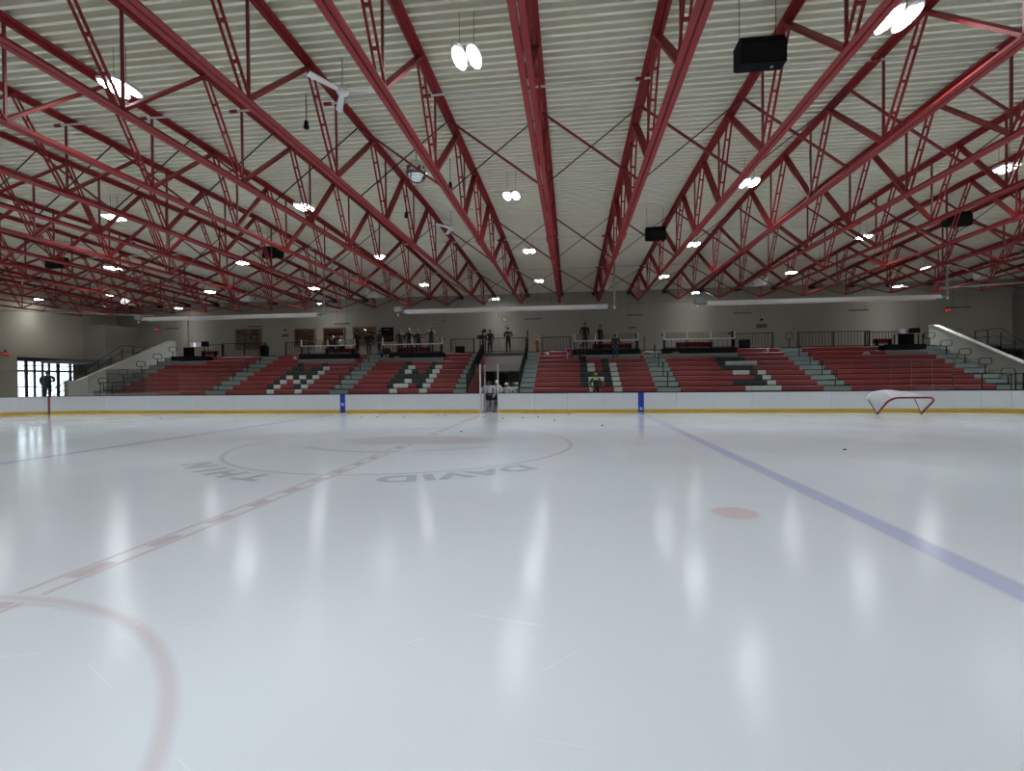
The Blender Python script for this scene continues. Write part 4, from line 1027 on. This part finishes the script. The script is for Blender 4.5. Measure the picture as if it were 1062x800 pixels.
    for pa, d, sd in tips:
        side = d.cross(Vector((0, 1, 0)));  side = side.normalized() if side.length > .1 else Vector((0, 0, 1))
        for q, L in ((-.024, .062), (-.008, .075), (.008, .070), (.024, .055)):
            a = pa + side * q * s + d * .015 * s; b_ = a + (d * L * .55 + Vector((0, -.006, 0))) * s; c_ = b_ + (d * L * .45 + Vector((0, -.018, 0))) * s
            ex.tube([a, b_, c_], .0095 * s, 6, mi=5 if player else 2, r2=.0065 * s)
        a = pa - d * .02 * s; ex.tube([a, a + (side * -.035 * sd + d * .03 + Vector((0, -.02, 0))) * s, a + (side * -.04 * sd + d * .06 + Vector((0, -.03, 0))) * s], .011 * s, 6, mi=5 if player else 2, r2=.008 * s)
    hd = J['head'][0]; fr = hd.y - .088 * s
    ex.add([(hd.x - .014 * s, fr + .012 * s, hd.z - .035 * s), (hd.x + .014 * s, fr + .012 * s, hd.z - .035 * s), (hd.x, fr - .016 * s, hd.z - .032 * s), (hd.x, fr + .012 * s, hd.z + .008 * s)], [(0, 1, 2), (0, 2, 3), (2, 1, 3), (0, 3, 1)], 2)
    for sd in (-1, 1): ex.lathe([(.004 * s, -.028 * s), (.014 * s, -.012 * s), (.016 * s, .012 * s), (.006 * s, .028 * s)], 8, (hd.x + sd * .088 * s, hd.y + .005, hd.z - .012 * s), .5, 1, 2)
    vs_ = [bm.verts.new(v) for v in ex.v]
    for f, mi in zip(ex.f, ex.mi):
        try: nf = bm.faces.new([vs_[i] for i in f]); nf.material_index = mi; nf.smooth = True
        except ValueError: pass
    em.materials.clear()
    for z_ in zones: em.materials.append(SKIN if cm[z_] is None else pmat(cm[z_], CLOTH[cm[z_]]))
    bm.to_mesh(em); bm.free(); em.name = 'body'
    root = thing('person', label, 'person', loc, rz, group)
    link('body', em, root)
    # eyes and mouth
    for sd in (-1, 1): MB().lathe([(.002 * s, -.008 * s), (.009 * s, 0), (.002 * s, .008 * s)], 8, (hd.x + sd * .032 * s, fr + .008 * s, hd.z + .004 * s)).build('eye', BLACK, root, True, True)
    MB().box(hd.x - .022 * s, hd.x + .022 * s, fr + .006 * s, fr + .014 * s, hd.z - .066 * s, hd.z - .058 * s).build('mouth', mat('lips', (.25, .10, .09), .6), root, local=True)
    # hair cap / hat / helmet
    def cap(name, m, r_, drop, fwd_):
        pr = [(r_ * math.cos(a), r_ * 1.05 * math.sin(a)) for a in [math.radians(-drop + (90 + drop) * k / 7) for k in range(8)]]; pr[-1] = (.004, pr[-1][1])
        MB().lathe([(x_ * s, z_ * s) for x_, z_ in pr], 16, (hd.x, hd.y + fwd_ * s, hd.z + .012 * s), 1, 1.08).build(name, m, root, True, True); return root.children[-1]
    if player:
        hm_ = cap('helmet', mat('helmet_' + player, CLOTH['white'] if player == 'white' else CLOTH['black'], .35), .118, 18, .012)
        mbx = MB()
        for q in (-.05, -.017, .017, .05): mbx.tube([(hd.x + q * s, fr - .02 * s, hd.z + .02 * s), (hd.x + q * s, fr - .035 * s, hd.z - .05 * s), (hd.x + q * .8 * s, fr - .015 * s, hd.z - .10 * s)], .005 * s, 4)
        mbx.tube([(hd.x - .08 * s, fr + .01 * s, hd.z - .02 * s), (hd.x, fr - .036 * s, hd.z - .03 * s), (hd.x + .08 * s, fr + .01 * s, hd.z - .02 * s)], .005 * s, 4)
        mbx.build('face_cage', GREYM, hm_, True, True)
        # jersey trim bands and skate blades
        c = J['waist'][0]
        MB().lathe([(.150 * bulk * s, -.035 * s), (.152 * bulk * s, .035 * s)], 20, (c.x, c.y, c.z - .03 * s), 1, .78).build('jersey_band', pmat('black', CLOTH['black']), root, True, True)
        for k in 'lr':
            a = J['an' + k][0]; b_ = J['to' + k][0]
            MB().box(b_.x - .006, b_.x + .006, b_.y - .02, a.y + .07, -.03, .02).build('skate_blade', GREYM, root, local=True)
    else:
        if hat: cap('beanie', pmat(hat, CLOTH[hat]), .104, 8, .004); MB().lathe([(.106 * s, -.012 * s), (.110 * s, 0), (.106 * s, .022 * s)], 16, (hd.x, hd.y + .004 * s, hd.z + .012 * s), 1, 1.08).build('beanie_cuff', pmat(hat, CLOTH[hat]), root, True, True)
        else: cap('hair', pmat(hair, CLOTH[hair]), .101, 14, .014)
    if collar:
        c = J['neckb'][0]
        MB().lathe([(.21 * s, -.09 * s), (.19 * s, -.02 * s), (.11 * s, .03 * s), (.075 * s, .07 * s)], 18, (c.x, c.y, c.z), 1, .72).build('yoke', pmat(collar, CLOTH[collar]), root, True, True)
    return root
ZP = DECK_Z + .03
person('person in black standing behind the letter W screen, beside the poster', (-12.2, 34.35, ZP), .4, 1.72, arms=('down', 'down'), top='black', legs='black')
person('person in black sweatshirt and beanie standing behind the screen above the letter W', (-11.5, 34.2, ZP), 0, 1.78, arms=('pocket', 'pocket'), top='black', legs='charcoal', hat='charcoal')
person('person in open black jacket standing behind the screen above the letter W', (-10.8, 34.2, ZP), .2, 1.70, arms=('down', 'front'), top='black', legs='black')
person('person in jeans with spread arms leaning on the letter W screen', (-9.85, 34.1, ZP), -.2, 1.85, arms=('out', 'out'), top='charcoal', legs='jeans')
person('person in dark navy coat standing at the left of the tunnel railing', (-5.75, 34.95, DECK_Z), .5, 1.66, arms=('pocket', 'down'), top='navy', legs='black', coat=True)
person('person in long black coat standing at the tunnel railing with folded arms', (-4.42, 34.95, DECK_Z), 0, 1.80, arms=('fold', 'fold'), top='black', legs='black', coat=True)
person('tall person in black coat and hat standing above the letter H', (1.0, 34.3, ZP), .5, 1.92, arms=('pocket', 'pocket'), top='black', legs='black', hat='black')
person('shorter person in black jacket and cap standing above the letter H', (2.03, 34.3, ZP), .9, 1.72, arms=('fold', 'down'), top='black', legs='black', hat='charcoal')
person('person in dark green jacket and jeans before the letter H screen', (2.95, yrow(7) + .18 - .5, zrow(6) + .29), -.3, 1.60, arms=('pocket', 'pocket'), top='green', legs='jeans')
person('child in tan jacket standing at the head of the narrow aisle beside the letter H', (-2.3, 34.3, zrow(7) + .27), 1.2, 1.42, arms=('down', 'front'), top='tan', legs='brown', hair='hairdk', coat=True)
person('child in magenta jacket and pale trousers sitting on the top row beside the letter H', (-.12, yrow(7) + .22, zrow(7) + .29), 0, 1.25, pose='sit', arms=('lap', 'lap'), top='magenta', legs='pink')
person('person in black sitting on the top row beside the child in magenta', (.66, yrow(6) + .22, zrow(6) + .29), .4, 1.75, pose='sit', arms=('lap', 'lap'), top='black', legs='black', hat='black', lean=.06)
person('person in dark jacket with lime collar standing before the letter H seats', (1.38, 27.6, 0.40), 0, 1.72, arms=('pocket', 'down'), top='darkgreen', legs='black', collar='lime', hair='blond')
person('fair-haired person in black sitting at the head of the aisle beside the letter W', (-12.95, yrow(7) + .22, zrow(7) + .29), .2, 1.75, pose='sit', arms=('lap', 'lap'), top='black', legs='grey', hair='blond', lean=.12)
person('person in black mid-stride at the end of the screen above the letter N', (-15.55, 34.5, ZP), 1.4, 1.72, arms=('down', 'front'), top='black', legs='black')
person('person in long black coat at the aisle head between N and W', (-14.75, 34.75, ZP), .3, 1.66, arms=('down', 'pocket'), top='black', legs='black', coat=True)
person('person in charcoal jacket at the aisle head between N and W', (-14.0, 34.9, ZP), -.6, 1.78, arms=('pocket', 'pocket'), top='charcoal', legs='black')
person('person in black sitting on the bench above the letter N', (-17.4, DECK_Y - .42, ZP + .45), .3, 1.7, pose='sit', arms=('lap', 'lap'), top='black', legs='black')
person('person in white top sitting on the bench above the letter N', (-16.6, DECK_Y - .42, ZP + .45), -.3, 1.68, pose='sit', arms=('front', 'lap'), top='white', legs='black', hair='blond', lean=.08)
st = thing('step_platform', 'low dark platform behind the corner boards near the entrance', 'platform', (-36.3, 30.2, -.06))
MB().box(-37.0, -35.6, 29.6, 30.8, .62, .72).build('top_board', BLACKP, st)
for x in (-36.95, -35.65):
    for y in (29.65, 30.75): MB().box(x - .04, x + .04, y - .04, y + .04, -.06, .62).build('leg', BLACKP, st)
person('silhouetted person in dark coat standing on a platform before the entrance', (-36.25, 30.2, .72), .6, 1.95, arms=('down', 'front'), top='navy', legs='navy', coat=True, bulk=1.5)
person('dark-clad person at the foot of the outer stair near the entrance', (-36.2, 33.4, -.06), .4, 1.78, arms=('down', 'down'), top='black', legs='black')
# players in the gate and tunnel
person('hockey player in white and black jersey with dark helmet standing in the gate', (-4.5, 27.05, .0), .15, 1.72, arms=('front', 'down'), top='jersey', player='black', bulk=1.28)
person('hockey player in white and black jersey with white helmet standing in the gate', (-4.2, 27.75, .0), -.2, 1.74, arms=('down', 'front'), top='jersey', player='white', bulk=1.28)
for x, y, hm, lab in ((-3.75, 28.6, 'white', 'hockey player with white helmet waiting first in the tunnel beside the gate'), (-3.42, 29.4, 'black', 'hockey player with dark helmet waiting in the tunnel by the right balustrade'),
                      (-4.5, 29.6, 'black', 'hockey player with dark helmet waiting in the middle of the tunnel'), (-5.05, 29.0, 'black', 'hockey player with dark helmet waiting in the tunnel by the left side'), (-3.4, 30.8, 'white', 'hockey player with white helmet waiting deep in the tunnel')):
    person(lab, (x, y, -.05), random.uniform(-.4, .4), random.uniform(1.62, 1.72), arms=('front', 'down'), top='jersey', player=hm, bulk=1.25)

# ------------------------------------------------------------------ bits left on the seats
BAG = mat('bag_beige', (.20, .17, .13), .8, noise=.3, scale=12)
for x, j, w_, lab in ((5.2, 7, .8, 'crumpled beige coats heaped at the head of the aisle between H and S'), (6.9, 7, .7, 'crumpled beige coats heaped on the grey row above the letter S'), (-1.6, 7, .35, 'small beige bag on the top row beside the letter H'),
                      (-12.2, 7, .5, 'folded beige blanket on the grey row above the letter W'), (-19.9, 7, .28, 'small pale bag on the top row above the letter N'), (18.2, 6, .35, 'pale bag on the upper row of the plain right section'), (12.6, 7, .28, 'small grey bag on the top row above the letter S')):
    t = thing('soft_bag', lab, 'bag', (x, yrow(j) + .2, zrow(j) + (.285 if j < 9 else .2)))
    prof = [(.05, 0), (.5, .0), (.52, .18), (.45, .42), (.3, .55), (.1, .52), (.02, .4)]
    mb = MB().lathe([(w_ * .5, 0), (w_ * .52, .05), (w_ * .46, .12), (w_ * .3, .17), (w_ * .05, .18)], 12, (0, 0, 0), 1, .3 / max(.3, w_))
    mb.v = [(a + random.uniform(-.02, .02), b + random.uniform(-.015, .015), c + (random.uniform(-.02, .03) if c > .01 else 0)) for a, b, c in mb.v]
    mb.build('folded_cloth', BAG, t, False, True)
    MB().tube([(-.08, 0, .15), (-.05, -.02, .22), (.05, -.02, .22), (.08, 0, .15)], .012, 6).build('strap', BAG, t, True, True)
